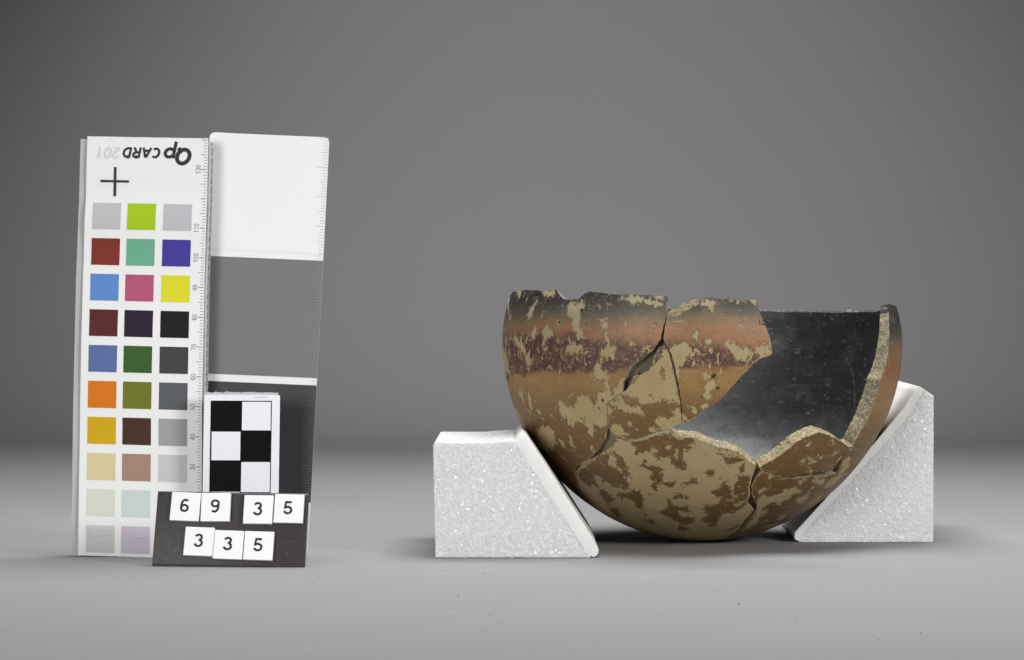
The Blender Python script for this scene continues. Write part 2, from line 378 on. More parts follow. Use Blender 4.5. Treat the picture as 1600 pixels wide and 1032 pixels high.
[1,-47.23,-51.4,-46.29,-53.43,-43.99,-53.85,-43.95,-51.67,-45.82,-49.6],
[1,-44.88,-74.5,-43.33,-73.76,-42.34,-71.38,-43.14,-69.99,-44.14,-71.53],
[1,-56.9,-80.7,-56.01,-83.85,-53.53,-86.31,-52.45,-84.16,-49.36,-86.47,-48.36,-84.28,-51.71,-81.37,-55.52,-80.43],
[1,-54.27,-88.26,-48.27,-91.78,-48.78,-90.34,-52.89,-87.52],
[1,-49.51,-80.94,-48.0,-82.08,-47.26,-80.91,-48.81,-79.94],
[1,-34.88,-73.07,-33.7,-73.87,-33.31,-73.24,-34.28,-72.54],
[-1,-24.73,-98.72,-20.99,-94.25,-23.55,-93.93,-25.37,-95.37],
[-1,-56.7,-61.56,-52.98,-61.99,-53.11,-60.86,-55.75,-60.43],
[1,-23.07,-106.04,-15.4,-106.56,-11.23,-105.82,-11.08,-104.83,-14.86,-103.59,-12.71,-102.57,-13.02,-101.5,-16.82,-100.85,-16.33,-98.19,-16.42,-96.1,-13.54,-89.96,-14.43,-91.22,-16.88,-96.01,-19.74,-100.6,-21.93,-103.56],
[1,-2.95,-96.41,0.63,-98.25,0.96,-96.55,0.4,-94.48,-0.81,-92.36,-0.07,-91.34,-1.95,-89.86,-3.84,-91.15,-3.65,-93.95],
[1,-5.59,-99.64,-3.21,-99.46,0.59,-98.93,-2.11,-97.48,-4.02,-98.05],
[1,-10.1,-87.66,-7.93,-87.94,-5.61,-86.76,-5.93,-85.64,-7.6,-85.1,-8.58,-86.07,-9.96,-86.6],
[1,-4.02,-88.32,-2.35,-89.31,-2.0,-87.73,-4.32,-86.87],
[1,-14.94,-84.64,-12.66,-83.98,-10.91,-83.91,-10.21,-81.81,-12.25,-81.09,-14.61,-82.49],
[1,-22.23,-80.92,-17.01,-81.21,-14.61,-82.49,-12.09,-81.49,-14.99,-79.4,-18.4,-76.64,-21.39,-76.54],
[1,-85.02,-89.03,-80.06,-92.29,-78.16,-95.51,-75.23,-95.5,-76.13,-92.81,-74.33,-90.76,-72.51,-88.37,-69.2,-88.36,-65.94,-89.0,-71.55,-84.1,-71.49,-85.72,-74.6,-85.41,-76.2,-85.99,-74.58,-87.81,-81.1,-85.58,-84.04,-85.71],
[1,-91.24,-66.3,-90.07,-70.84,-85.69,-73.77,-84.46,-73.36,-85.47,-68.87,-86.07,-64.67,-87.47,-64.8,-87.79,-66.89],
[1,-96.28,-57.05,-95.88,-61.15,-92.09,-63.54,-93.07,-59.9,-92.96,-57.84],
[1,-73.76,-77.67,-71.87,-81.85,-66.55,-84.39,-64.95,-84.14,-67.44,-80.96,-69.44,-78.02,-72.52,-77.19],
[1,-105.26,-32.89,-102.96,-40.97,-98.87,-45.74,-93.96,-48.77,-95.07,-45.91,-99.64,-40.99,-103.1,-35.42],
[1,-92.0,-47.25,-91.65,-50.5,-86.76,-52.86,-88.24,-48.47,-90.43,-46.98],
[1,-64.87,-84.96,-63.17,-87.36,-60.84,-83.91,-63.07,-83.34],
[1,-107.61,-0.3,-104.83,-16.57,-100.92,-20.47,-96.77,-20.19,-99.05,0.03,-104.79,-0.14],
[1,-106.67,-69.04,-103.65,-74.49,-97.13,-81.21,-96.26,-80.78,-102.86,-71.78],
[1,-123.76,-30.16,-122.35,-37.26,-118.99,-42.89,-118.27,-40.18,-121.27,-34.17],
[1,-106.11,-53.91,-106.09,-59.76,-105.53,-65.53,-103.9,-61.63,-102.26,-58.94,-102.58,-55.26],
[1,-86.14,-76.92,-84.53,-79.13,-81.62,-81.27,-82.74,-78.83],
[1,-117.54,-23.08,-117.24,-27.16,-113.32,-30.87,-114.41,-26.85],
[1,-8.61,-122.39,-5.98,-124.57,-0.17,-124.55,0.82,-122.88,-2.39,-121.11,-6.64,-121.71],
[1,-4.68,-110.83,-2.62,-111.35,-1.3,-110.45,-2.84,-108.75,-4.33,-109.21],
[1,-11.46,-111.01,-10.06,-113.09,-8.54,-111.33,-7.0,-109.02,-8.74,-109.67],
[1,5.81,-110.47,11.23,-109.09,14.45,-106.87,18.2,-106.67,20.99,-105.12,15.9,-103.96,15.81,-102.59,11.83,-103.57,8.67,-106.53,5.4,-107.76],
[1,21.61,-106.68,24.33,-107.41,26.78,-106.2,28.66,-104.36,28.81,-102.91,22.87,-103.12,21.37,-104.78],
[1,-23.04,-105.32,-18.09,-107.77,-14.68,-107.53,-11.14,-106.11,-14.06,-104.05,-17.08,-104.91,-20.15,-103.75,-21.41,-102.06],
[1,5.91,-118.53,8.2,-118.73,7.71,-118.19],
[1,3.71,-125.0,13.5,-124.4,24.07,-122.62,23.94,-122.21,13.41,-123.84],
[1,-57.08,-90.78,-53.62,-93.23,-50.27,-95.76,-49.11,-93.58,-49.05,-91.42,-54.47,-88.2,-56.09,-90.1],
[1,-57.88,-95.47,-56.53,-96.94,-53.52,-94.88,-55.41,-94.4],
[1,-62.9,-98.18,-58.76,-100.75,-57.43,-98.64,-59.01,-97.04],
[1,-43.21,-100.76,-39.8,-100.74,-42.86,-100.02],
[1,-36.5,-108.73,-34.62,-110.1,-32.43,-110.66,-33.31,-109.23,-35.42,-108.52],
[1,-55.78,-111.38,-46.63,-116.22,-37.79,-118.0,-30.99,-118.3,-34.58,-116.96,-43.12,-115.47,-48.88,-112.47],
[1,-53.15,-113.8,-43.34,-117.68,-29.94,-122.11,-29.68,-121.44,-43.02,-117.19]]
RA = [99.93633, -34.20511, 6.77228, -1.87744]
ZB = [71.73691, -14.92897, 3.33363, -0.70704]
OFF = [65.687, 68.238, 0.094]

BOWL_M = Matrix.Rotation(math.radians(-2.2), 4, 'X') @ Matrix.Rotation(math.radians(2.0), 4, 'Y')


def wall_r(q):
    s = q / 100.0
    return s * (RA[0] + RA[1] * s**2 + RA[2] * s**4 + RA[3] * s**6)


def wall_z(q):
    s = q / 100.0
    return s**2 * (ZB[0] + ZB[1] * s**2 + ZB[2] * s**4 + ZB[3] * s**6)


def wall(uv, depth):
    """points (n,3) in mm at the given depths below the outer face"""
    q = np.hypot(uv[:, 0], uv[:, 1])
    qs = np.maximum(q, 1e-6)
    cs, sn = uv[:, 0] / qs, uv[:, 1] / qs
    e = 0.05
    dr = (wall_r(q + e) - wall_r(q - e)) / (2 * e)
    dz = (wall_z(q + e) - wall_z(q - e)) / (2 * e)
    nl = np.hypot(dr, dz)
    nr, nz = dz / nl, -dr / nl
    r = wall_r(q) - depth * nr
    z = wall_z(q) - depth * nz
    return np.stack([r * cs, r * sn, z], 1)


def thick(uv):
    return np.interp(np.hypot(uv[:, 0], uv[:, 1]), [0, 58, 74, 90, 102, 115, 124, 128], [5.4, 4.4, 4.5, 5.4, 5.0, 3.9, 3.3, 2.4])


def densify(loop, step, amp, seed=0.0):
    P = []
    n = len(loop)
    for i in range(n):
        a = Vector(loop[i]); b = Vector(loop[(i + 1) % n])
        if (a - b).length < 1e-4:
            continue
        k = max(1, int(round((b - a).length / step)))
        for j in range(k):
            P.append(a.lerp(b, j / k))
    out = []
    for p in P:
        rim = min(1.0, max(0.25, (126.5 - p.length) / 4.0))
        v = noise.noise_vector((p.x * 0.7, p.y * 0.7, 3.1)) * 0.7 + noise.noise_vector((p.x * 2.1, p.y * 2.1, 9.7)) * 0.45
        out.append((p.x + v.x * amp * rim, p.y + v.y * amp * rim))
    return out


def inset(loop, d):
    n = len(loop)
    P = np.array(loop)
    area = 0.5 * np.sum(P[:, 0] * np.roll(P[:, 1], -1) - np.roll(P[:, 0], -1) * P[:, 1])
    if area < 0:
        P = P[::-1]
    t = np.roll(P, -1, 0) - np.roll(P, 1, 0)
    t /= np.maximum(np.linalg.norm(t, axis=1, keepdims=True), 1e-6)
    nrm = np.stack([-t[:, 1], t[:, 0]], 1)
    return P + nrm * d


def in_poly(P, poly):
    x, y = P[:, 0], P[:, 1]
    r = np.zeros(len(P), bool)
    n = len(poly)
    for i in range(n):
        x0, y0 = poly[i]; x1, y1 = poly[(i + 1) % n]
        if y0 == y1:
            continue
        c = ((y0 > y) != (y1 > y)) & (x < (x1 - x0) * (y - y0) / (y1 - y0) + x0)
        r ^= c
    return r


def sdist(P, poly):
    d = np.full(len(P), 1e9)
    n = len(poly)
    for i in range(n):
        a = poly[i]; b = poly[(i + 1) % n]
        ab = b - a
        l2 = max(1e-9, float(ab @ ab))
        tt = np.clip(((P - a) @ ab) / l2, 0, 1)
        d = np.minimum(d, np.linalg.norm(P - a - tt[:, None] * ab, axis=1))
    return np.where(in_poly(P, poly), d, -d)


FL = [(f[0], np.array(f[1:]).reshape(-1, 2)) for f in FLAKES]


def flake_value(P):
    v = np.full(len(P), -3.0)
    for sg, poly in FL:
        lo, hi = poly.min(0) - 3, poly.max(0) + 3
        k = np.where((P[:, 0] > lo[0]) & (P[:, 0] < hi[0]) & (P[:, 1] > lo[1]) & (P[:, 1] < hi[1]))[0]
        if len(k) == 0:
            continue
        s = sdist(P[k], poly)
        v[k] = np.maximum(v[k], s) if sg > 0 else np.minimum(v[k], -s)
    return np.clip(0.5 + v / 6.0, 0, 1)


def fill_loop(loop, spacing, seed):
    """triangulate the inside of a closed loop with an irregular fill of points"""
    L = np.array(loop)
    lo, hi = L.min(0), L.max(0)
    rng = np.random.default_rng(seed)
    gx, gy = np.meshgrid(np.arange(lo[0], hi[0], spacing), np.arange(lo[1], hi[1], spacing * 0.866))
    gx[1::2] += spacing / 2
    G = np.stack([gx.ravel(), gy.ravel()], 1)
    G += rng.uniform(-0.12, 0.12, G.shape) * spacing
    G = G[in_poly(G, L)]
    d = np.full(len(G), 1e9)
    for i in range(len(L)):
        d = np.minimum(d, (G[:, 0] - L[i, 0])**2 + (G[:, 1] - L[i, 1])**2)
    G = G[d > (0.5 * spacing)**2]
    n = len(L)
    vs = [Vector(p) for p in L] + [Vector(p) for p in G]
    es = [(i, (i + 1) % n) for i in range(n)]
    r = delaunay_2d_cdt(vs, es, [list(range(n))], 1, 1e-5)
    V = np.array([tuple(v) for v in r[0]])
    Fs = [tuple(f) for f in r[2]]
    return V, Fs


def slab(name, loop, spacing, mats, parent, top=0.0, bottom=None, step=0.6, amp=0.35, gap=0.1, label=None, seed=1, layers=5):
    """a piece of bowl wall: outer face, inner face and a rough broken edge"""
    L = inset(densify(loop, step, amp), gap)
    V, Fs = fill_loop(L, spacing, seed)
    n = len(V)
    tk = thick(V) if bottom is None else np.full(n, bottom)
    lump = np.array([noise.noise((p[0] * 0.035, p[1] * 0.035, 5.0)) * 0.22 + noise.noise((p[0] * 0.2, p[1] * 0.2, 1.0)) * 0.05 for p in V])
    O = wall(V, top - lump)
    I = wall(V, tk - lump * 0.5)
    cnt = {}
    F3 = []
    for f in Fs:
        a, b, c = f[0], f[1], f[2]
        ar = (V[b][0] - V[a][0]) * (V[c][1] - V[a][1]) - (V[c][0] - V[a][0]) * (V[b][1] - V[a][1])
        if ar < 0:
            f = (a, c, b)
        F3.append(f)
        for i in range(3):
            cnt[(f[i], f[(i + 1) % 3])] = 1
    bed = [e for e in cnt if (e[1], e[0]) not in cnt]
    # bearing plane seen from below has its outward side facing -z: flip for the outer face
    faces = [(f[0], f[2], f[1]) for f in F3]
    mi = [0] * len(F3)
    faces += [(f[0] + n, f[1] + n, f[2] + n) for f in F3]
    mi += [1] * len(F3)
    bv = sorted({i for e in bed for i in e})
    base = 2 * n
    lay = {}
    extra = []
    nb = {i: np.zeros(2) for i in bv}
    for a, b in bed:
        d = V[b] - V[a]
        d = d / max(1e-6, np.linalg.norm(d))
        nn = np.array([d[1], -d[0]])
        nb[a] += nn
        nb[b] += nn
    for i in bv:
        lay[i] = [i]
        q = nb[i] / max(1e-6, np.linalg.norm(nb[i]))
        for k in range(1, layers):
            tt = k / layers
            p = V[i]
            bulge = 0.30 * noise.noise((p[0] * 0.9, p[1] * 0.9, k * 0.7)) + 0.18 * noise.noise((p[0] * 2.5, p[1] * 2.5, k * 1.9)) - 0.05
            if gap < 0.3:
                bulge = min(bulge, gap * 0.9)
            u = p + q * bulge
            lay[i].append(base + len(extra))
            extra.append((u, top * (1 - tt) + tk[i] * tt))
        lay[i].append(i + n)
    if extra:
        U = np.array([e[0] for e in extra]); D = np.array([e[1] for e in extra])
        X = wall(U, D)
        allv = np.concatenate([O, I, X])
    else:
        allv = np.concatenate([O, I])
    for a, b in bed:
        for k in range(layers):
            faces.append((lay[a][k], lay[b][k], lay[b][k + 1], lay[a][k + 1]))
            pm = (V[a] + V[b]) / 2
            mi.append(1 if math.hypot(pm[0], pm[1]) > 124.0 else 2)
    me = mesh(name, allv * MM, faces)
    o = put(name, me, mats, parent)
    me.polygons.foreach_set('material_index', np.array(mi, dtype=np.int32))
    me.shade_smooth()
    me.set_sharp_from_angle(angle=math.radians(42))
    at = me.attributes.new('flake', 'FLOAT', 'POINT')
    val = np.zeros(len(allv), dtype=np.float32)
    val[:n] = flake_value(V)
    at.data.foreach_set('value', val)
    wv = np.zeros(len(allv), dtype=np.float32)
    wd = np.full(n, 9.0)
    for i in range(len(L)):
        wd = np.minimum(wd, np.hypot(V[:, 0] - L[i, 0], V[:, 1] - L[i, 1]))
    wv[:n] = np.clip(1.0 - wd / 2.2, 0, 1)
    a3 = me.attributes.new('rim_wear', 'FLOAT', 'POINT')
    a3.data.foreach_set('value', wv)
    pv = np.zeros(len(allv), dtype=np.float32)
    for k, (pu, pr) in enumerate(zip(OUT['_pits'], (1.2, 0.85, 0.65, 0.6, 0.9, 0.4, 0.4, 0.5))):
        dd = (V - np.array(pu)) @ np.array([[0.92, 0.4], [-0.4, 0.92]])
        pv[:n] = np.maximum(pv[:n], np.clip(1.0 - 0.5 * np.hypot(dd[:, 0], dd[:, 1] * (1.7 if k < 2 else 1.0)) / pr, 0, 1))
    a2 = me.attributes.new('pit', 'FLOAT', 'POINT')
    a2.data.foreach_set('value', pv)
    if label:
        o['label'] = label
    return o


def bowl_materials():
    # ---- outer face: burnished slip, black top, purple band, flaked patches
    t = NT('slipped_outer_face')
    P = t.obj()
    sep = t.n('ShaderNodeSeparateXYZ', {0: P})
    x = t.mth('MULTIPLY', sep.outputs[0], 1000)
    z0 = t.mth('MULTIPLY', sep.outputs[2], 1000)
    z = t.mth('ADD', z0, t.mth('MULTIPLY_ADD', t.noise(28, 3, 0.6), 9.0, -4.5))
    z = t.mth('ADD', z, t.step(x, -20, 15, 0.6, -1.8))
    z = t.mth('ADD', z, t.step(x, 38, 60, 0, 6.0))
    c = t.ramp(t.mth('DIVIDE', z, 95.0), [
        (0.00, lin((94, 68, 32))), (0.40, lin((106, 76, 36))), (0.50, lin((116, 84, 40))), (0.59, lin((150, 116, 66))), (0.70, lin((152, 105, 66))),
        (0.765, lin((150, 110, 77))), (0.803, lin((122, 103, 76))), (0.835, lin((86, 80, 68))), (0.868, lin((58, 56, 52))), (0.905, lin((36, 36, 36)))])
    # grain and burnishing strokes
    g = t.noise(2600, 4, 0.7)
    st = t.noise(260, 4, 0.6, vec=t.stretch(0.35, 0.35, 2.2))
    big = t.noise(55, 4, 0.6)
    c = t.mix(t.step(g, 0.40, 0.66, 0, 0.42), c, (0.06, 0.038, 0.016, 1))
    g2 = t.noise(1700, 3, 0.7, vec=t.stretch(0.7, 0.7, 1.3))
    tone = t.step(z, 72, 80, 1, 0.12)
    c = t.mix(t.mth('MULTIPLY', t.step(g2, 0.52, 0.70, 0, 0.40), tone), c, t.mix(t.step(z0, 40, 60), lin((136, 100, 56)), lin((184, 146, 98))))
    c = t.mix(t.mth('MULTIPLY', t.step(st, 0.52, 0.78, 0, 0.30), tone), c, lin((170, 130, 80)))
    c = t.mix(t.mth('MULTIPLY', t.step(big, 0.45, 0.70, 0, 0.35), tone), c, lin((100, 72, 40)))
    c = t.mix(t.mth('MULTIPLY', t.step(t.noise(210, 6, 0.75), 0.50, 0.62, 0, 0.55), t.step(z, 76, 84)), c, lin((88, 88, 86)))
    # purple-brown band
    bn = t.mth('MULTIPLY_ADD', t.noise(95, 5, 0.65), 9.0, -4.5)
    zb = t.mth('ADD', z0, bn)
    lo = t.mth('MULTIPLY_ADD', x, 0.07, 61.3)
    hi = t.mth('MULTIPLY_ADD', x, -0.06, 68.0)
    m1 = t.step(t.mth('SUBTRACT', zb, lo), -0.8, 0.8)
    m2 = t.step(t.mth('SUBTRACT', zb, hi), -3.0, 2.6, 1, 0)
    m3 = t.step(x, 26, 40, 1, 0)
    brk = t.step(t.noise(420, 4, 0.7), 0.28, 0.46)
    band = t.mth('MULTIPLY', t.mth('MULTIPLY', t.mth('MULTIPLY', m1, m2), m3), t.mth('MULTIPLY_ADD', brk, 0.75, 0.2))
    c = t.mix(band, c, t.mix(t.noise(600, 3), lin((56, 36, 37)), lin((82, 54, 52))))
    rusty = t.mth('MULTIPLY', t.step(t.mth('SUBTRACT', zb, lo), -1.5, 2.0), t.step(t.mth('SUBTRACT', zb, hi), 2.0, 9.0, 1, 0))
    c = t.mix(t.mth('MULTIPLY', t.mth('MULTIPLY', rusty, m3), t.step(t.noise(300, 3, 0.7), 0.5, 0.62, 0, 0.38)), c, lin((150, 94, 66)))
    # dark smoky clouds near the rim
    cl = t.mth('MULTIPLY', t.step(t.noise(70, 4, 0.6), 0.46, 0.64), t.step(z0, 74, 84))
    c = t.mix(t.mth('MULTIPLY', cl, 0.75), c, lin((52, 52, 50)))
    # flaked-off patches: outline + ragged edge
    fl = t.n('ShaderNodeAttribute', attribute_name='flake').outputs['Fac']
    jag = t.mth('MULTIPLY_ADD', t.noise(800, 5, 0.75), 1.1, -0.55)
    jag2 = t.mth('MULTIPLY_ADD', t.noise(300, 4, 0.65), 0.9, -0.45)
    f = t.mth('ADD', fl, t.mth('ADD', jag, jag2))
    m = t.step(f, 0.478, 0.502)
    fe = t.mth('MULTIPLY', t.step(f, 0.22, 0.49), t.step(t.noise(1100, 4, 0.7), 0.50, 0.60, 0, 0.75))
    wn = t.n('ShaderNodeAttribute', attribute_name='rim_wear').outputs['Fac']
    wn = t.step(t.mth('ADD', wn, t.mth('MULTIPLY_ADD', t.mix(0.5, t.noise(480, 5, 0.7), t.noise(110, 2)), 3.2, -1.6)), 0.95, 1.02)
    wn = t.mth('MULTIPLY', wn, t.step(z0, 74, 80, 1, 0))
    m = t.mth('MAXIMUM', m, t.mth('MAXIMUM', fe, wn))
    # loose small flecks, denser round the band and on the lower right
    fv = t.stretch(1.0, 1.0, 0.62, (0, 0.5, 0))
    fn = t.noise(520, 4, 0.62, 0.4, vec=fv)
    zone = t.mth('ADD', t.mth('MULTIPLY', t.step(t.noise(60, 2), 0.4, 0.7), 0.07), t.mth('MULTIPLY', m1, t.mth('MULTIPLY', m2, 0.075)))
    m4 = t.step(t.mth('ADD', fn, zone), 0.672, 0.690)
    m4 = t.mth('MULTIPLY', m4, t.step(z0, 78, 86, 1, 0.5))
    fine = t.step(t.mth('ADD', t.noise(1500, 3, 0.6), zone), 0.675, 0.70, 0, 0.55)
    m = t.mth('MAXIMUM', m, t.mth('MAXIMUM', m4, fine))
    buff = t.mix(t.noise(75, 4, 0.6), lin((150, 132, 95)), lin((176, 156, 117)))
    buff = t.mix(t.step(t.noise(40, 3), 0.52, 0.75, 0, 0.55), buff, lin((150, 140, 112)))
    buff = t.mix(t.step(t.noise(1900, 4, 0.75), 0.45, 0.72, 0, 0.45), buff, lin((116, 98, 66)))
    buff = t.mix(t.step(t.noise(520, 5, 0.75), 0.60, 0.68, 0, 0.5), buff, lin((112, 94, 64)))
    buff = t.mix(t.step(z0, 62, 76, 0, 0.75), buff, t.mix(t.noise(240, 3), lin((132, 122, 96)), lin((176, 166, 138))))
    c = t.mix(m, c, buff)
    # chalky encrustation towards the rim
    enc = t.mth('MULTIPLY', t.step(t.noise(520, 5, 0.7), 0.60, 0.68), t.step(z0, 76, 86))
    c = t.mix(t.mth('MULTIPLY', enc, 0.7), c, lin((178, 172, 152)))
    # scratches and grit holes
    sc1 = t.noise(300, 2, 0.5, vec=t.stretch(0.12, 1.0, 1.5, (0, 0.7, 0.3)))
    c = t.mix(t.step(sc1, 0.70, 0.73, 0, 0.35), c, lin((182, 160, 120)))
    pv = t.voro(330)
    pit = t.mth('MULTIPLY', t.step(pv, 0.09, 0.14, 1, 0), t.step(t.noise(130, 2), 0.55, 0.62))
    c = t.mix(t.mth('MULTIPLY', pit, 0.8), c, lin((48, 38, 26)))
    pa = t.n('ShaderNodeAttribute', attribute_name='pit').outputs['Fac']
    pa = t.step(t.mth('ADD', pa, t.mth('MULTIPLY_ADD', t.noise(900, 3), 0.8, -0.4)), 0.45, 0.60)
    c = t.mix(pa, c, lin((52, 40, 26)))
    pit = t.mth('MAXIMUM', pit, pa)
    h = t.mth('SUBTRACT', t.mth('MULTIPLY', g, 0.25), t.mth('MULTIPLY', m, 0.9))
    h = t.mth('SUBTRACT', h, t.mth('MULTIPLY', pit, 1.5))
    nor = t.bump(h, 0.00036, 0.8, t.bump(t.noise(140, 4, 0.6), 0.0006, 0.35))
    rg = t.mth('ADD', t.mth('MULTIPLY', m, 0.25), t.mth('MULTIPLY_ADD', big, 0.2, 0.42))
    outer = t.out(col=c, rough=rg, spec=t.mth('MULTIPLY_ADD', m, -0.3, 0.45), nor=nor)

    # ---- inner face: smoked black, burnished in rings
    t = NT('smoked_inner_face')
    st = t.noise(170, 5, 0.7, vec=t.stretch(0.25, 0.25, 2.6))
    g = t.noise(1500, 4, 0.7)
    big = t.noise(26, 4, 0.6, 0.6)
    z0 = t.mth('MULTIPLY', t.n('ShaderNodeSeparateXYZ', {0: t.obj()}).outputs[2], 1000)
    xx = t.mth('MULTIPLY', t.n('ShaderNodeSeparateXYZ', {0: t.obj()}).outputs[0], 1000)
    low = t.step(t.mth('ADD', t.mth('MULTIPLY_ADD', big, 34, z0), t.mth('MULTIPLY', xx, 0.75)), 46, 106, 1, 0)  # grey sheen low on the left, shade to the right, put into the colour
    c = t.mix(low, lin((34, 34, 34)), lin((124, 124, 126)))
    c = t.mix(t.step(t.noise(150, 6, 0.75), 0.48, 0.62, 0, 0.45), c, lin((30, 30, 30)))
    scr = t.noise(420, 3, 0.6, vec=t.stretch(0.10, 1.0, 1.6, (0.3, 0.5, 0.2)))
    c = t.mix(t.step(scr, 0.62, 0.68, 0, 0.35), c, lin((130, 128, 122)))
    c = t.mix(t.step(st, 0.50, 0.80, 0, 0.40), c, lin((80, 79, 76)))
    c = t.mix(t.step(t.noise(70, 5, 0.7), 0.5, 0.72, 0, 0.45), c, lin((84, 83, 80)))
    c = t.mix(t.step(g, 0.55, 0.8, 0, 0.5), c, lin((110, 107, 98)))
    spk = t.mth('MULTIPLY', t.step(t.voro(420), 0.06, 0.16, 0.6, 0), t.step(t.noise(160, 2), 0.52, 0.62))
    c = t.mix(spk, c, lin((170, 160, 138)))
    rimd = t.mth('MULTIPLY', t.step(t.noise(420, 4, 0.7), 0.54, 0.62), t.step(z0, 83, 88))
    c = t.mix(t.mth('MULTIPLY', rimd, 0.7), c, lin((140, 126, 100)))
    nor = t.bump(st, 0.0002, 0.2, t.bump(g, 0.00006, 0.5, t.bump(t.noise(90, 3), 0.0008, 0.3)))
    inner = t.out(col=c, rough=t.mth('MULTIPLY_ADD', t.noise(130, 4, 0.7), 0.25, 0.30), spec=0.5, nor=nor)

    # ---- broken edge
    t = NT('broken_clay_edge')
    a = t.noise(420, 5, 0.7)
    b = t.noise(90, 4, 0.6)
    a = t.noise(1300, 5, 0.7)
    px = t.mth('MULTIPLY', t.n('ShaderNodeSeparateXYZ', {0: t.obj()}).outputs[0], 1000)
    c = t.mix(t.step(a, 0.35, 0.65), lin((104, 92, 68)), lin((176, 162, 128)))
    gr = t.mth('MAXIMUM', t.step(b, 0.45, 0.65, 0, 0.6), t.step(px, 44, 56, 0, 0.45))
    c = t.mix(gr, c, t.mix(t.step(a, 0.35, 0.65), lin((84, 80, 70)), lin((150, 146, 132))))
    c = t.mix(t.step(t.noise(650, 5, 0.75), 0.54, 0.68, 0, 0.5), c, lin((70, 62, 48)))
    c = t.mix(t.step(t.noise(900, 3, 0.7), 0.62, 0.68, 0, 0.6), c, lin((196, 190, 170)))
    edge = t.out(col=c, rough=0.9, spec=0.2, nor=t.bump(t.noise(900, 5, 0.75), 0.0005, 0.8))

    t = NT('gap_filler')
    a = t.noise(330, 5, 0.7)
    c = t.mix(a, lin((58, 52, 40)), lin((140, 130, 108)))
    grey = t.out(col=c, rough=0.6, spec=0.4, nor=t.bump(a, 0.0008, 0.9))
    t = NT('pale_gap_filler')
    a = t.noise(500, 5, 0.7)
    c = t.mix(a, lin((120, 106, 78)), lin((200, 186, 152)))
    pale = t.out(col=c, rough=0.85, spec=0.2, nor=t.bump(a, 0.0006, 0.9))
    return outer, inner, edge, grey, pale


def ring(a0, a1, rho, n, wob=0.5):
    r = []
    for i in range(n + 1):
        a = math.radians(a0 + (a1 - a0) * i / n)
        q = rho + wob * noise.noise((math.cos(a) * 3, math.sin(a) * 3, 0.4)) + 0.25 * noise.noise((math.cos(a) * 14, math.sin(a) * 14, 2.4))
        r.append([q * math.cos(a), q * math.sin(a)])
    return r


def build_bowl():
    root = thing('bowl', 'broken black-topped ochre pottery bowl with flaking slip, propped between two white foam wedges', 'bowl',
                 tuple(v * MM for v in OFF))
    root.rotation_euler = BOWL_M.to_euler()
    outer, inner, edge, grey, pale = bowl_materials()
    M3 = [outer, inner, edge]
    close = [[4.0, 4.0], [-12.0, 3.0], [-30.0, -5.0], OUT['_E2'][-1]]        # under the bowl, bottom sherd to rear sherd
    under = [OUT['_Dr'][-1], [20.0, 2.0], [40.0, 12.0], [60.0, 16.0], [80.0, 14.0]]
    side = [[81.0, 2.0], [80.0, 14.0]]
    back = OUT['_back']
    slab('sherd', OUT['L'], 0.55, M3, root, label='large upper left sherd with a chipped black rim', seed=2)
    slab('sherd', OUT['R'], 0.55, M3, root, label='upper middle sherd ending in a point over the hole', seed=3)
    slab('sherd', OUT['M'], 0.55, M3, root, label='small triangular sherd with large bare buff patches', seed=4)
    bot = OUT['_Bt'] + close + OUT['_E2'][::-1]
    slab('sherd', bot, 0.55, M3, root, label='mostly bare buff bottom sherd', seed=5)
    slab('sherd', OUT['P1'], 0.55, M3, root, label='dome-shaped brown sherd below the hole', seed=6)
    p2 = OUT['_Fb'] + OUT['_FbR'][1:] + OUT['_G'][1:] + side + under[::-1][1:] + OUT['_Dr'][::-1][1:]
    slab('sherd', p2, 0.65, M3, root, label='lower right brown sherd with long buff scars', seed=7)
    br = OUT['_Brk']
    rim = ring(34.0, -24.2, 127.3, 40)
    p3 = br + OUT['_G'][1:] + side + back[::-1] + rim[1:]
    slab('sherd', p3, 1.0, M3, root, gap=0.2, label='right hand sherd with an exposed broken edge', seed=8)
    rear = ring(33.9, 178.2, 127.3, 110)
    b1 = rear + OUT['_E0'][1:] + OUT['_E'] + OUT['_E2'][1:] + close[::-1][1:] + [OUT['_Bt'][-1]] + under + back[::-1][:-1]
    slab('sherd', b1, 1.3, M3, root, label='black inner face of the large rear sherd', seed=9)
    for lp, m, d, nm in zip(OUT['_fill'], (grey, grey, grey, pale, grey, edge, grey), (1.6, 1.7, 2.0, 0.5, 3.2, 1.3, 0.8),
                            ('filler', 'filler', 'filler', 'filler', 'filler', 'chip_scar', 'filler')):  # piece in the wide upper gap is added to hide the lit inside
        slab(nm, lp, 0.9, [m, m, m], root, top=d, bottom=d + 2.0, amp=0.2, gap=0.0, seed=20, layers=2)
    # ink marks near the broken edge
    ink = flat('ink', (18, 17, 16), 0.6)
    q = OUT['_13']
    V, Fs = [], []
    for k in range(3):
        a = np.array(q[2 * k]); b = np.array(q[2 * k + 1])
        d = (b - a) / np.linalg.norm(b - a)
        nn = np.array([-d[1], d[0]]) * 0.15
        ts = np.linspace(0, 1, 6)
        base = len(V)
        for tt in ts:
            p = a + (b - a) * tt
            V += [p + nn, p - nn]
        for i in range(5):
            Fs.append((base + 2 * i, base + 2 * i + 1, base + 2 * i + 3, base + 2 * i + 2))
    X = wall(np.array(V), -0.28) * MM
    put('ink_mark', mesh('ink_mark', X, Fs), ink, root)


build_bowl()


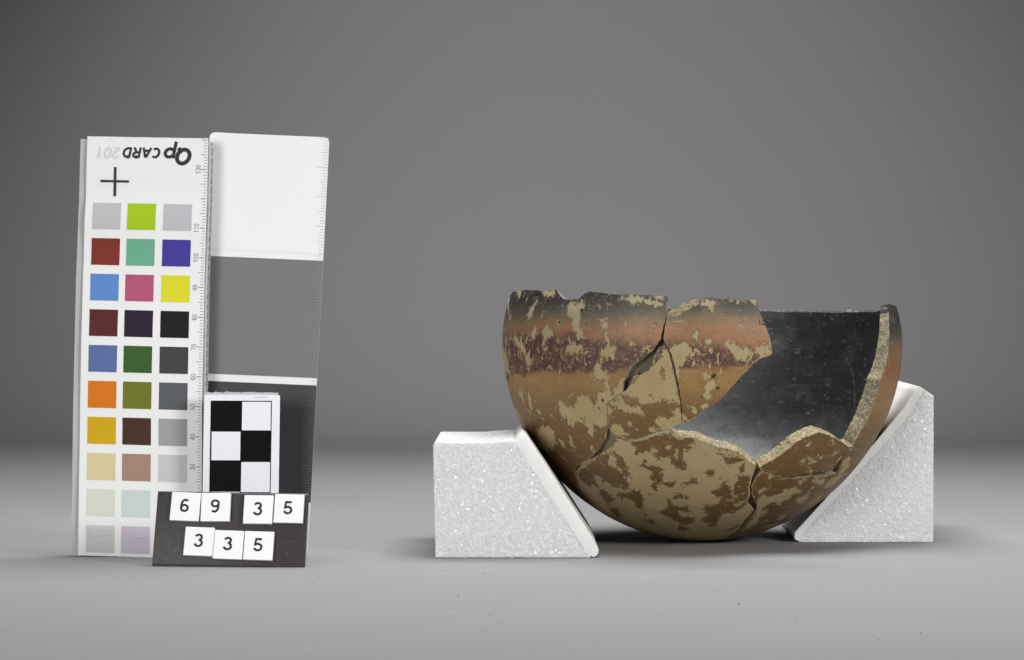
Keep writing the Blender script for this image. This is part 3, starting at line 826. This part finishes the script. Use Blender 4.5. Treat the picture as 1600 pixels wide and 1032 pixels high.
# ------------------------------------------------------------------ foam wedges
def foam_material():
    t = NT('white_foam')
    wv = t.n('ShaderNodeVectorMath', {0: t.obj(), 1: t.n('ShaderNodeVectorMath', {0: t.noise(500, 2, col=True), 3: 0.0008}, operation='SCALE').outputs[0]}, operation='ADD').outputs[0]
    d = t.voro(640, 'DISTANCE_TO_EDGE', vec=wv)
    d2 = t.voro(1250, 'DISTANCE_TO_EDGE', vec=wv)
    wallm = t.mth('MAXIMUM', t.step(d, 0.0, 0.14, 1, 0), t.step(d2, 0.0, 0.12, 0.6, 0))
    rnd = t.n('ShaderNodeSeparateXYZ', {0: t.voro(1250, out=1)}).outputs[0]
    gl = t.step(rnd, 0.90, 0.93)
    gl = t.mth('MULTIPLY', gl, t.step(t.voro(1250), 0.15, 0.40, 1, 0))
    c = t.mix(wallm, (0.66, 0.664, 0.666, 1), (0.75, 0.754, 0.756, 1))
    c = t.mix(t.mth('MULTIPLY', t.noise(240, 3), 0.25), c, (0.72, 0.725, 0.73, 1))
    c = t.mix(t.mth('MULTIPLY', gl, 0.6), c, (0.95, 0.95, 0.95, 1))  # glints painted in as near-white cells
    h = t.mth('ADD', t.mth('MULTIPLY', wallm, 0.7), t.mth('MULTIPLY', t.noise(1600, 3, 0.7), 0.5))
    # every cell film tilts its own way and glints
    vc = t.n('ShaderNodeVectorMath', {0: t.voro(1500, out=1), 1: (0.5, 0.5, 0.5)}, operation='SUBTRACT').outputs[0]
    vc = t.n('ShaderNodeVectorMath', {0: vc, 3: 1.7}, operation='SCALE').outputs[0]
    ng = t.n('ShaderNodeNewGeometry').outputs['Normal']
    cn = t.n('ShaderNodeVectorMath', {0: t.n('ShaderNodeVectorMath', {0: ng, 1: vc}, operation='ADD').outputs[0]}, operation='NORMALIZE').outputs[0]
    return t.out(col=c, rough=t.mth('MULTIPLY_ADD', t.noise(900, 2), 0.5, 0.15), spec=0.6, nor=t.bump(h, 0.00022, 0.8),
                 sss=0.4, sssr=(1, 1, 1), ssss=0.002, coat=0.45, coatr=0.18, coatn=cn)


def skin_material():
    t = NT('foam_skin')
    a = t.noise(120, 4, 0.6)
    c = t.mix(t.step(a, 0.5, 0.75, 0, 0.5), (0.76, 0.76, 0.745, 1), (0.68, 0.67, 0.62, 1))
    return t.out(col=c, rough=0.5, spec=0.4, nor=t.bump(t.noise(800, 4, 0.6), 0.0002, 0.5), sss=0.3, sssr=(1, 1, 1), ssss=0.003)


def prism(name, prof, depth, mat, parent, step, rag, seed, cell=1.5, yaw=(0, 0)):
    """front outline prof (x,z mm) run back by depth mm, faces finely cut and roughened"""
    L = []
    n = len(prof)
    for i in range(n):
        a = Vector(prof[i]); b = Vector(prof[(i + 1) % n])
        k = max(1, int(round((b - a).length / step)))
        for j in range(k):
            L.append(tuple(a.lerp(b, j / k)))
    P = np.array(L)
    if np.sum(P[:, 0] * np.roll(P[:, 1], -1) - np.roll(P[:, 0], -1) * P[:, 1]) < 0:
        L = L[::-1]
    V2, F2 = fill_loop(L, step, seed)
    m = len(L)
    nd = max(2, int(depth / (step * 1.6)))
    V, Fs = [], []
    for k in range(nd + 1):
        for p in V2[:m]:
            V.append((p[0], depth * k / nd, p[1]))
    for k in range(nd):
        for i in range(m):
            j = (i + 1) % m
            Fs.append((k * m + i, k * m + j, (k + 1) * m + j, (k + 1) * m + i))
    base = len(V)
    for p in V2[m:]:
        V.append((p[0], 0.0, p[1]))
    b2 = len(V)
    for p in V2[m:]:
        V.append((p[0], depth, p[1]))
    for f in F2:
        a, b, c = f
        if (V2[b][0] - V2[a][0]) * (V2[c][1] - V2[a][1]) - (V2[c][0] - V2[a][0]) * (V2[b][1] - V2[a][1]) < 0:
            b, c = c, b
        Fs.append(tuple(i if i < m else base + i - m for i in (a, b, c)))
        Fs.append(tuple((nd * m + i) if i < m else b2 + i - m for i in (a, c, b)))
    me = mesh(name, np.array(V), Fs)
    bm = bmesh.new()
    bm.from_mesh(me)
    bm.normal_update()
    for v in bm.verts:
        p = v.co
        d = noise.voronoi((p / cell), distance_metric='DISTANCE')[0]
        dz = (d[0] - 0.45) * 1.1 + 0.45 * noise.noise(p * 1.3) + 0.4 * noise.noise(p * 0.12)
        sp = noise.noise(p * 0.9 + Vector((9.0, 3.0, 5.0)))
        if rag > 0.2 and sp > 0.38:
            dz += (sp - 0.38) * 5.0
        dv = v.normal * dz * rag
        if p.z < 0.2:
            dv.z = max(0, dv.z)
        v.co = p + dv
        s = v.co.y / depth
        v.co.x += yaw[0] * s
        v.co.z += yaw[1] * s
    for v in bm.verts:
        v.co *= MM
    bm.normal_update()
    bm.to_mesh(me)
    bm.free()
    return put(name, me, mat, parent, smooth=70)


FOAM, SKIN = foam_material(), skin_material()
t1 = thing('foam_wedge', 'low white foam wedge with flat top under the left side of the bowl', 'foam wedge',
           (0, -0.0036, 0), 'foam wedges holding the bowl')
prism('foam_body', [(-25.6, 0.1), (-26.4, 37.6), (-25.9, 38.6), (-10, 38.5), (0.6, 39.4), (26.2, 0.1)], 88, FOAM, t1, 0.42, 0.21, 31, cell=1.15)
prism('foam_skin', [(0.7, 38.2), (25.7, 0.6), (27.6, 0.3), (28.7, 1.2), (29.1, 2.6), (27.5, 5.8), (12.4, 29.2), (5.0, 40.2), (3.6, 41.4), (2.4, 40.6)], 88,
      SKIN, t1, 0.8, 0.12, 32, cell=4.0)
t2 = thing('foam_wedge', 'tall pointed white foam wedge under the right side of the bowl', 'foam wedge',
           (0, 0.062, 0), 'foam wedges holding the bowl')
prism('foam_body', [(102.6, 0.1), (150.3, 0.1), (150.5, 52.3), (147.0, 54.6), (141.9, 45.3), (103.0, 2.0)], 86, FOAM, t2, 0.42, 0.21, 33, cell=1.15, yaw=(3.0, 0))
prism('foam_skin', [(102.9, 0.2), (103.5, 2.0), (142.3, 45.0), (147.5, 54.3), (145.6, 55.6), (144.0, 54.2), (139.6, 47.6), (121.0, 25.6), (101.0, 3.6), (100.9, 1.2)], 86,
      SKIN, t2, 0.8, 0.12, 34, cell=4.0, yaw=(3.0, 0))


# ------------------------------------------------------------------ printing: strokes, ticks, glyphs
def arc(cx, cy, rx, ry, a0, a1, n=10):
    return [(cx + rx * math.cos(math.radians(a0 + (a1 - a0) * i / n)), cy + ry * math.sin(math.radians(a0 + (a1 - a0) * i / n))) for i in range(n + 1)]


_six = [arc(.31, .30, .225, .225, 95, -265, 20), [(.10, .33)] + arc(.33, .50, .235, .42, 180, 100, 10) + arc(.33, .74, .18, .18, 88, 25, 5)]
GLYPH = {
    '0': (.62, [arc(.31, .5, .225, .425, 90, 450, 28)]),
    '1': (.62, [[(.36, 0), (.36, 1.0)], [(.14, .78), (.30, .82), (.36, .94)]]),
    '2': (.62, [arc(.31, .70, .215, .225, 175, -20, 12) + [(.42, .46), (.2, .26), (.09, .075), (.55, .075)]]),
    '3': (.62, [arc(.30, .735, .20, .19, 165, -85, 14), arc(.30, .305, .235, .235, 88, -168, 18)]),
    '4': (.62, [[(.43, 0), (.43, .97)], [(.43, .94), (.06, .3), (.06, .25), (.6, .25)]]),
    '5': (.62, [[(.54, .92), (.17, .92), (.115, .50)] + arc(.30, .32, .235, .245, 128, -165, 18)]),
    '6': (.62, _six),
    '7': (.62, [[(.05, .92), (.56, .92), (.36, .55), (.24, 0)]]),
    '8': (.62, [arc(.31, .73, .19, .195, 90, 450, 20), arc(.31, .29, .225, .22, 90, 450, 20)]),
    '9': (.62, [[(.62 - px, 1 - py) for px, py in s] for s in _six]),
    'Q': (.86, [arc(.42, .5, .33, .41, 90, 450, 32), [(.50, .24), (.78, .02)]]),
    'p': (.78, [[(.11, -.42), (.11, .72)], [(.11, .52)] + arc(.36, .36, .24, .28, 130, -130, 16) + [(.11, .20)]]),
    'C': (.74, [arc(.40, .5, .30, .41, 48, 312, 24)]),
    'A': (.80, [[(.06, 0), (.36, .96)], [(.40, .96), (.72, 0)], [(.18, .30), (.58, .30)]]),
    'R': (.76, [[(.12, 0), (.12, 1)], [(.12, .92), (.40, .92)] + arc(.40, .70, .22, .22, 90, -90, 10) + [(.12, .48)], [(.38, .48), (.64, 0)]]),
    'D': (.80, [[(.12, 0), (.12, 1)], [(.12, .92), (.30, .92)] + arc(.30, .5, .36, .42, 90, -90, 16) + [(.12, .08)]]),
}


class Print:
    """flat print laid on a surface given by a mapping (a, b, h) -> mm"""
    def __init__(self, fn):
        self.fn, self.V, self.F = fn, [], []

    def quad(self, p, h):
        b = len(self.V)
        self.V += [self.fn(x, y, h) for x, y in p]
        self.F.append(tuple(range(b, b + len(p))))

    def rect(self, x0, y0, x1, y1, h):
        self.quad([(x0, y0), (x1, y0), (x1, y1), (x0, y1)], h)

    def stroke(self, pts, wd, h):
        n = len(pts)
        P = [Vector(p) for p in pts]
        closed = (P[0] - P[-1]).length < 1e-5
        base = len(self.V)
        for i in range(n):
            if closed:
                t = P[(i + 1) % (n - 1)] - P[(i - 1) % (n - 1)]
            else:
                t = (P[min(n - 1, i + 1)] - P[i]).normalized() + (P[i] - P[max(0, i - 1)]).normalized()
            t.normalize()
            nn = Vector((-t.y, t.x))
            k = wd / 2
            if 0 < i < n - 1:
                c = nn.dot(Vector((-(P[i + 1] - P[i]).y, (P[i + 1] - P[i]).x)).normalized())
                k /= max(0.6, c)
            for s in (1, -1):
                q = P[i] + nn * k * s
                self.V.append(self.fn(q.x, q.y, h))
        for i in range(n - 1):
            self.F.append((base + 2 * i + 1, base + 2 * i + 3, base + 2 * i + 2, base + 2 * i))

    def text(self, s, org, size, wt, h, xd=(1, 0), yd=(0, 1), shear=0.0, xs=1.0, space=0.08):
        x = 0.0
        for k, ch in enumerate(s):
            wdt, strokes = GLYPH[ch]
            for si, st in enumerate(strokes):
                q = []
                for px, py in st:
                    gx = (x + px * xs + shear * py) * size
                    gy = py * size
                    q.append((org[0] + gx * xd[0] + gy * yd[0], org[1] + gx * xd[1] + gy * yd[1]))
                self.stroke(q, wt * size, h + 0.012 * si)
            x += wdt * xs + space
        return x * size

    def build(self, name, mat, parent):
        me = mesh(name, np.array(self.V) * MM, self.F)
        bm = bmesh.new()
        bm.from_mesh(me)
        bmesh.ops.recalc_face_normals(bm, faces=bm.faces)
        bm.to_mesh(me)
        bm.free()
        return put(name, me, mat, parent)


def frame(O, roll, lean, yaw):
    r, l, y = map(math.radians, (roll, lean, yaw))
    ax = Vector((math.cos(r), 0, -math.sin(r)))
    ay = Vector((math.sin(r), 0, math.cos(r)))
    R = Matrix.Rotation(y, 3, 'Z') @ Matrix.Rotation(-l, 3, 'X')
    return Vector(O), R @ ax, R @ ay, (R @ ax).cross(R @ ay)


def frame_matrix(O, roll, lean, yaw):
    o, ax, ay, n = frame(O, roll, lean, yaw)
    return Matrix(((ax.x, ay.x, n.x, o.x * MM), (ax.y, ay.y, n.y, o.y * MM), (ax.z, ay.z, n.z, o.z * MM), (0, 0, 0, 1)))


def sheet(name, fn, a0, a1, b0, b1, na, nb, h0, h1, mat, parent, corner=0.0, smooth=40):
    """a board or card with real thickness; a and b run over the face, rounded corners"""
    V, Fs = [], []

    def edge(b):
        d = 0.0
        for e in (b - b0, b1 - b):
            if corner > 0 and e < corner:
                d = max(d, corner - math.sqrt(max(0, corner * corner - (corner - e)**2)))
        return d
    bs = [b0 + (b1 - b0) * j / nb for j in range(nb + 1)]
    if corner > 0:
        bs = sorted(set([round(v, 4) for v in bs] + [round(b0 + corner * k / 5, 4) for k in range(6)] + [round(b1 - corner * k / 5, 4) for k in range(6)]))
    m = len(bs)
    for h in (h1, h0):
        for b in bs:
            d = edge(b)
            for i in range(na + 1):
                a = a0 + d + (a1 - a0 - 2 * d) * i / na
                V.append(fn(a, b, h))
    k = na + 1
    N = k * m
    for j in range(m - 1):
        for i in range(na):
            q = j * k + i
            Fs.append((q, q + 1, q + k + 1, q + k))
            Fs.append((N + q, N + q + k, N + q + k + 1, N + q + 1))
    rim = [i for i in range(k)] + [j * k + na for j in range(1, m)] + [(m - 1) * k + i for i in range(na - 1, -1, -1)] + [j * k for j in range(m - 2, 0, -1)]
    for i in range(len(rim)):
        a, b = rim[i], rim[(i + 1) % len(rim)]
        Fs.append((a, N + a, N + b, b))
    return put(name, mesh(name, np.array(V) * MM, Fs), mat, parent, smooth=smooth)


CARDWHITE = None


def card_white():
    t = NT('card_white')
    nz = t.noise(700, 4, 0.6)
    sm = t.mth('MULTIPLY', t.step(t.noise(55, 5, 0.7), 0.62, 0.72), t.step(t.noise(900, 4, 0.7), 0.5, 0.65))
    c = t.mix(nz, (0.80, 0.805, 0.79, 1), (0.85, 0.853, 0.84, 1))
    c = t.mix(t.mth('MULTIPLY', sm, 0.22), c, (0.4, 0.38, 0.34, 1))
    return t.out(col=c, rough=0.5, spec=0.4)


WHITE = card_white()
BOARD = flat('grey_board', (186, 187, 187), 0.9, 0.2, 0.10, 1500)
BLACKP = flat('black_print', (24, 24, 24), 0.5)
GREYP = flat('grey_print', (128, 128, 128), 0.6)
PALEP = flat('pale_print', (212, 214, 212), 0.6)


# ------------------------------------------------------------------ colour card on corrugated board
def build_color_card():
    root = thing('color_card', 'white colour chart with rows of coloured squares, upside down, mounted on corrugated board', 'colour chart')
    root.matrix_world = frame_matrix((-145.88, 2.0, 0.18), 1.3, 7, -6)

    def L(b):
        return float(np.interp(b, [0, 47, 95, 120, 143], [0, -2.0, -3.5, -3.85, -4.5]))

    def wave(a, b):
        return (0.55 * math.exp(-((b - 113) / 7.0)**2) * (1 - a / 46) - 0.35 * math.exp(-((b - 124) / 5.0)**2)
                + 0.5 * math.exp(-(b / 7.0)**2) * (0.6 + a / 60) + 0.2 * math.sin(b * 0.11 + a * 0.03) + 0.25)

    def fn(a, b, h):
        return (a + L(b), b, h + wave(a, b) + 0.2)

    def board(a, b, h):
        return (a + L(b), b, h)
    sheet('card_sheet', fn, 0, 42, 0.2, 143.2, 12, 110, -0.15, 0.1, WHITE, root)
    # corrugated backing: two liners and a fluted core
    bk = sheet('backing_board', board, -2.6, 42.9, 0.0, 142.4, 4, 40, -0.75, -0.3, BOARD, root)
    sheet('liner', board, -2.6, 42.9, 0.0, 142.4, 4, 40, -4.4, -3.9, BOARD, bk)
    V, Fs = [], []
    nw = 43 * 10
    for k in range(nw + 1):
        b = 142.2 * k / nw
        c = -2.33 + 1.35 * math.sin(2 * math.pi * k / 10)
        for a in (-2.5, 42.85):
            for s in (0.14, -0.14):
                V.append(board(a, b, c + s))
    for k in range(nw):
        q = 4 * k
        for i, j in ((0, 2), (3, 1), (2, 3), (1, 0)):
            Fs.append((q + i, q + j, q + 4 + j, q + 4 + i))
    put('flute', mesh('flute', np.array(V) * MM, Fs), BOARD, bk, smooth=60)
    cols = [
        [(190, 190, 193), (164, 196, 18), (188, 187, 191)], [(126, 44, 34), (108, 172, 142), (64, 56, 152)], [(92, 138, 204), (178, 84, 116), (220, 216, 40)],
        [(88, 32, 34), (36, 22, 46), (14, 14, 15)], [(90, 108, 162), (54, 92, 36), (62, 63, 65)], [(214, 118, 8), (110, 116, 28), (88, 91, 95)],
        [(208, 166, 0), (66, 42, 28), (158, 159, 160)], [(216, 202, 156), (164, 132, 118), (200, 198, 200)], [(214, 219, 204), (202, 213, 212), (206, 204, 202)],
        [(202, 201, 202), (199, 189, 203), (200, 192, 184)]]  # bottom rows lightened: washed-out look of reflected light put into their colours
    nm = [['pale grey', 'lime green', 'pale grey'], ['brick red', 'sea green', 'deep blue'], ['sky blue', 'rose pink', 'yellow'], ['maroon', 'dark purple', 'black'],
          ['slate blue', 'forest green', 'charcoal'], ['orange', 'olive', 'mid grey'], ['amber', 'dark brown', 'silver grey'], ['cream', 'dusty pink', 'light grey'],
          ['pale green', 'pale blue', 'off white'], ['creased grey', 'creased lilac', 'pale tan']]
    for r in range(10):
        for c in range(3):
            a0 = (2.6, 14.7, 27.15)[c]
            b1 = 120.25 - 12.2 * r
            m = flat('patch_ink', cols[r][c], 0.6, 0.2, 0.05)
            n = 44 if r == 9 else 8
            V, Fs = [], []
            for j in range(n + 1):
                for i in range(n + 1):
                    a = a0 + 9.85 * i / n; b = b1 - 9.15 * (1 - j / n)
                    h = 0.16
                    if r == 9:
                        e = min(i, j, n - i, n - j) / n * 8
                        for (bc, am, ph) in ((7.4, 0.24, 0.3), (4.4, 0.16 if c == 0 else 0.02, 1.7), (1.9, 0.1 if c == 0 else 0.0, 2.2)):
                            bb = bc + 0.45 * math.sin(a * 0.75 + ph + c) + 0.2 * math.sin(a * 2.1 + c)
                            x = (b - bb) / 0.19
                            h += am * min(1, e) * (math.exp(-x * x) - 0.6 * math.exp(-(x - 1.4)**2) + 0.25)
                    V.append(fn(a, b, max(0.15, h)))
            for j in range(n):
                for i in range(n):
                    q = j * (n + 1) + i
                    Fs.append((q, q + 1, q + n + 2, q + n + 1))
            o = put('color_patch', mesh('color_patch', np.array(V) * MM, Fs), m, root, smooth=80)
            o['label'] = nm[r][c] + ' square'
    # lettering, upside down along the top edge
    p = Print(fn)
    p.text('Q', (36.8, 139.7), 5.9, 0.23, 0.17, (-1, 0), (0, -1), 0.18, 1.1)
    p.text('p', (31.3, 139.75), 5.1, 0.22, 0.17, (-1, 0), (0, -1), 0.18, 1.2)
    p.text('CARD', (25.9, 139.6), 3.6, 0.23, 0.17, (-1, 0), (0, -1), 0.2, 1.14, 0.05)
    p.build('lettering', BLACKP, root)
    p = Print(fn)
    p.text('201', (11.9, 139.5), 3.9, 0.18, 0.17, (-1, 0), (0, -1), 0.2, 1.12, 0.04)
    p.build('lettering', PALEP, root)
    p = Print(fn)
    p.rect(4.9, 127.35, 14.9, 128.2, 0.17)
    p.rect(9.55, 122.6, 10.5, 132.7, 0.19)
    p.build('cross_mark', BLACKP, root)
    p = Print(fn)
    for v in range(2, 142):
        b = v * 1.0135 + 0.68
        ln = 1.85 if v % 5 == 0 else 1.05
        p.rect(41.75 - ln, b - 0.10 - (0.05 if v % 10 == 0 else 0), 41.75, b + 0.10 + (0.05 if v % 10 == 0 else 0), 0.17)
    p.build('ruler_scale', GREYP, root)['kind'] = 'stuff'
    p = Print(fn)
    for v in (130, 110, 100, 90, 80, 70, 60, 50, 40, 30):
        s = str(v)
        b = v * 1.0135 + 0.68
        p.text(s, (39.7, b - len(s) * 0.56), 1.75, 0.10, 0.17, (0, 1), (-1, 0), 0, 0.92, 0.06)
    p.build('ruler_numbers', flat('number_print', (92, 92, 92)), root)


build_color_card()


# ------------------------------------------------------------------ white / grey / dark exposure card
def build_grey_card():
    root = thing('grey_card', 'tall white, mid grey and dark grey card with ruled right edge, behind the colour chart', 'grey card')
    root.matrix_world = frame_matrix((-68.85, 3.8, 0.0), 2.48, 7, 0)

    def fn(a, b, h):
        return (a, b, h + 0.35 * math.exp(-((b - 143) / 6.0)**2) * math.exp(-((a + 40) / 5.0)**2) * 2)
    A0 = -41.0
    sheet('card_sheet', fn, A0, 0, 0, 143.4, 10, 36, -0.5, 0.0, WHITE, root, corner=1.8)
    gm = flat('grey_field_print', (114, 114, 114), 0.5, 0.4, 0.03)
    dm = flat('dark_field_print', (58, 58, 60), 0.42, 0.5, 0.06)
    for nm, b0, b1, m in (('grey_field', 60.3, 100.6, gm), ('dark_field', 18.0, 57.8, dm)):
        p = Print(fn)
        for i in range(6):
            for j in range(6):
                p.rect(A0 + 41 * i / 6, b0 + (b1 - b0) * j / 6, A0 + 41 * (i + 1) / 6, b0 + (b1 - b0) * (j + 1) / 6, 0.07)
        p.build(nm, m, root)
    p = Print(fn)
    p.rect(A0, 102.85, -0.3, 103.0, 0.06)
    p.build('thin_line', flat('thin_line_print', (214, 212, 208)), root)
    tm = [flat('tick_print', c, 0.6) for c in ((186, 186, 188), (136, 136, 138), (92, 92, 94))]
    ps = [Print(fn) for _ in range(3)]
    for v in range(1, 141):
        b = 143.1 - 1.023 * (140 - v) - 0.0
        k = 140 - v
        ln = 3.3 if k % 10 == 0 else (2.3 if k % 5 == 0 else 1.55)
        z = 0 if (b > 100.6 or 57.8 < b < 60.3 or b < 18) else (1 if b > 60 else 2)
        ps[z].rect(-0.15 - ln, b - 0.10, -0.15, b + 0.10, 0.13)
    for p, m in zip(ps, tm):
        p.build('ruler_scale', m, root)['kind'] = 'stuff'


build_grey_card()


# ------------------------------------------------------------------ black and white square scale
def build_scale_card():
    root = thing('scale_card', 'small white scale card with black and white checkered squares standing behind the number stand', 'scale card')
    root.matrix_world = frame_matrix((-103.02, -9.0, 22.84), 0.27, 7, 0)

    def fn(a, b, h):
        return (a, b, h)
    sw = flat('cool_white_card', (233, 234, 240), 0.5, 0.4, 0.02)
    bl = flat('black_field_print', (5, 5, 6), 0.6, 0.12, 0.1)
    sheet('card_sheet', fn, 0, 25.3, -22.6, 32.05, 4, 8, -0.4, 0, sw, root, corner=0.4)

    def torn(a, b, h):
        k = 0.25 * noise.noise((a * 0.9, 3.3, 0)) + (0.45 if a < 8 else 0) * noise.noise((a * 2.2, 1.3, 0))
        return (a, b + (k if b > 30 else 0), h + (0.25 * noise.noise((a * 1.4, 7.7, 0)) if b > 30 else 0))
    bk = sheet('backing_board', torn, 0.3, 24.6, -22.6, 33.0, 60, 2, -1.1, -0.5, BOARD, root)
    sheet('liner', torn, 0.1, 24.4, -22.6, 33.1, 60, 2, -2.6, -2.1, BOARD, bk)
    sheet('flute', torn, 0.5, 24.2, -22.4, 32.5, 60, 2, -2.05, -1.15, BOARD, bk)
    p = Print(fn)
    p.rect(2.2, -20.4, 22.65, 30.1, 0.06)
    p.build('black_field', bl, root)
    for a0, b0 in ((12.75, 20.2), (2.72, 10.15), (12.75, 0.05), (2.72, -9.9), (12.75, -20.0)):
        p = Print(fn)
        p.rect(a0, b0 - (0.45 if abs(b0) < 1 else 0), a0 + 9.6, b0 + 9.55, 0.12)
        p.build('white_square', sw, root)
    p = Print(fn)
    for i in range(14):
        a = 17 + i * 0.28
        p.quad([(a, 31.1), (a + 0.18, 31.0 + 0.2 * random.random()), (a + 0.2, 31.5), (a + 0.02, 31.4 + 0.2 * random.random())], 0.06)
    p.build('smudge', flat('smudge_grime', (196, 194, 186)), root)


build_scale_card()


# ------------------------------------------------------------------ black number stand and its tiles
def build_number_stand():
    M = frame_matrix((-116.61, -36.0, 1.18), 0.6, 18, -5)
    root = thing('number_stand', 'sloping black plastic stand carrying two rows of white number tiles, in front of the cards', 'number stand')
    root.matrix_world = M
    t = NT('black_plastic')
    br = t.noise(240, 4, 0.6, vec=t.stretch(0.06, 3.0, 1.0))
    du = t.noise(1700, 3, 0.6)
    sc = t.noise(500, 3, 0.6)
    c = t.mix(br, lin((44, 39, 41)), lin((58, 51, 53)))
    c = t.mix(t.step(t.voro(260), 0.05, 0.08, 0.6, 0), c, lin((120, 115, 112)))
    bp = t.out(col=c, rough=t.mth('MULTIPLY_ADD', sc, 0.2, 0.42), spec=0.45, nor=t.bump(br, 0.0001, 0.4))
    # front panel with a rolled top edge, lip, and the wedge body behind it
    prof = [(-1.15, -0.9), (-1.05, -0.45), (-0.6, -0.15), (0.0, 0.0), (22.8, 0.0), (23.5, -0.15), (24.0, -0.6), (24.1, -1.1), (23.6, -1.6),
            (22.9, -1.5), (0.5, -1.5), (-0.4, -1.6), (-1.0, -1.5)]
    bm = bmesh.new()
    rows = []
    for s, a in ((0, 0.0), (1, 50.0)):
        rows.append([bm.verts.new(Vector((a - (0.006 * b if s else -0.004 * b), b, h)) * MM) for b, h in prof])
    n = len(prof)
    for i in range(n):
        j = (i + 1) % n
        bm.faces.new((rows[0][i], rows[1][i], rows[1][j], rows[0][j]))
    bm.faces.new(rows[0][::-1])
    bm.faces.new(rows[1])
    bmesh.ops.recalc_face_normals(bm, faces=bm.faces)
    sel = [e for e in bm.edges if all(v in rows[0] for v in e.verts) or all(v in rows[1] for v in e.verts)]
    bmesh.ops.bevel(bm, geom=sel, offset=0.35 * MM, segments=2, profile=0.5, affect='EDGES')
    me = bpy.data.meshes.new('panel')
    bm.to_mesh(me)
    bm.free()
    put('panel', me, bp, root, smooth=35)
    V = []
    for a in (10.0, 40.0):
        V += [(a, 21.5, -1.4), (a, 22.6, -1.4), (a, -5.2, -14.6), (a, -5.2, -13.2)]
    Fs = [(0, 1, 2, 3), (7, 6, 5, 4), (0, 4, 5, 1), (1, 5, 6, 2), (2, 6, 7, 3), (3, 7, 4, 0)]
    put('support_leg', mesh('support_leg', np.array(V) * MM, Fs), bp, root)
    wm = flat('tile_white', (240, 240, 242), 0.4, 0.4, 0.02)
    dk = flat('tile_digit', (30, 29, 34), 0.5)
    tm = bpy.data.meshes.new('number_tile')
    b2 = bmesh.new()
    bmesh.ops.create_cube(b2, size=1.0, matrix=Matrix.Diagonal((9.55 * MM, 9.45 * MM, 1.4 * MM, 1)))
    bmesh.ops.bevel(b2, geom=list(b2.edges), offset=0.12 * MM, segments=2, profile=0.5, affect='EDGES')
    b2.to_mesh(tm)
    b2.free()
    tm.materials.append(wm)
    tiles = [('6', 9.86, 18.53, -1.4, 0, 'white tile with black digit 6, first in the upper row'),
             ('9', 19.84, 18.5, 1.2, .1, 'white tile with black digit 9, second in the upper row'),
             ('3', 33.9, 17.96, .3, 0, 'white tile with black digit 3 in the upper row, just after the gap'),
             ('5', 43.9, 18.37, -.2, .15, 'white tile with black digit 5 at the right end of the upper row'),
             ('3', 15.18, 7.0, -1.2, 0, 'white tile with black digit 3 starting the lower row'),
             ('3', 24.9, 6.04, -1.1, .1, 'white tile with black digit 3 in the middle of the lower row'),
             ('5', 34.77, 5.93, -.7, 0, 'white tile with black digit 5 ending the lower row')]
    for ch, a, b, ang, dh, lab in tiles:
        o = bpy.data.objects.new('number_tile', tm)
        COL.objects.link(o)
        o.matrix_world = M @ Matrix.Translation((a * MM, b * MM, (0.76 + dh) * MM)) @ Matrix.Rotation(math.radians(ang), 4, 'Z')
        tag(o, lab, 'number tile', 'white number tiles on the black stand')
        p = Print(lambda x, y, h: (x, y, h))
        p.text(ch, (-1.65 + random.uniform(-.15, .1), -1.9 + random.uniform(-.1, .2)), 4.4, 0.168, 0.73, xs=1.12)
        p.build('digit', dk, o)


build_number_stand()


# ------------------------------------------------------------------ specks and lint lying on the paper
def build_dust():
    rng = random.Random(11)
    V, Fs, mi = [], [], []
    spots = [(-6, -190, 1), (64, -160, 1), (88, -185, 0), (98, -130, 1), (-45, -60, 2), (24, -40, 0), (-60, -75, 1), (118, -60, 0), (10, -60, 2)]
    spots += [(rng.uniform(-150, 170), rng.uniform(-280, -25), rng.choice((0, 1, 2, 2))) for _ in range(34)]
    for x, y, k in spots:
        n = 7 if k == 2 else 2
        a = rng.uniform(0, math.pi)
        ln = rng.uniform(1.2, 3.0) if k == 2 else rng.uniform(0.15, 0.35)
        wd = 0.05 if k == 2 else rng.uniform(0.12, 0.28)
        bend = rng.uniform(-0.5, 0.5)
        b = len(V)
        for i in range(n):
            s = i / (n - 1) - 0.5
            px = x + math.cos(a + bend * s * 2) * ln * s
            py = y + math.sin(a + bend * s * 2) * ln * s
            h = 0.08 + (0.12 * (0.25 - s * s) * 4 if k == 2 else 0)
            for dx, dy, dh in ((wd, 0, 0), (0, 0, wd * 1.2), (-wd, 0, 0)):
                V.append((px - math.sin(a) * dx, py + math.cos(a) * dx, h + dh))
        for i in range(n - 1):
            q = b + 3 * i
            Fs += [(q, q + 3, q + 4, q + 1), (q + 1, q + 4, q + 5, q + 2)]
            mi += [k, k]
        e = b + 3 * (n - 1)
        Fs += [(b, b + 1, b + 2), (e, e + 2, e + 1)]
        mi += [k, k]
    me = mesh('dust', np.array(V) * MM, Fs)
    o = put('dust', me, [flat('crumb_dust', (176, 160, 112), 0.9), flat('dark_dust', (104, 100, 94), 0.9), flat('lint_dust', (206, 204, 200), 0.9)])
    me.polygons.foreach_set('material_index', np.array(mi, dtype=np.int32))
    o['kind'] = 'stuff'
    o['label'] = 'tiny specks and lint scattered on the grey paper in front of the objects'


build_dust()
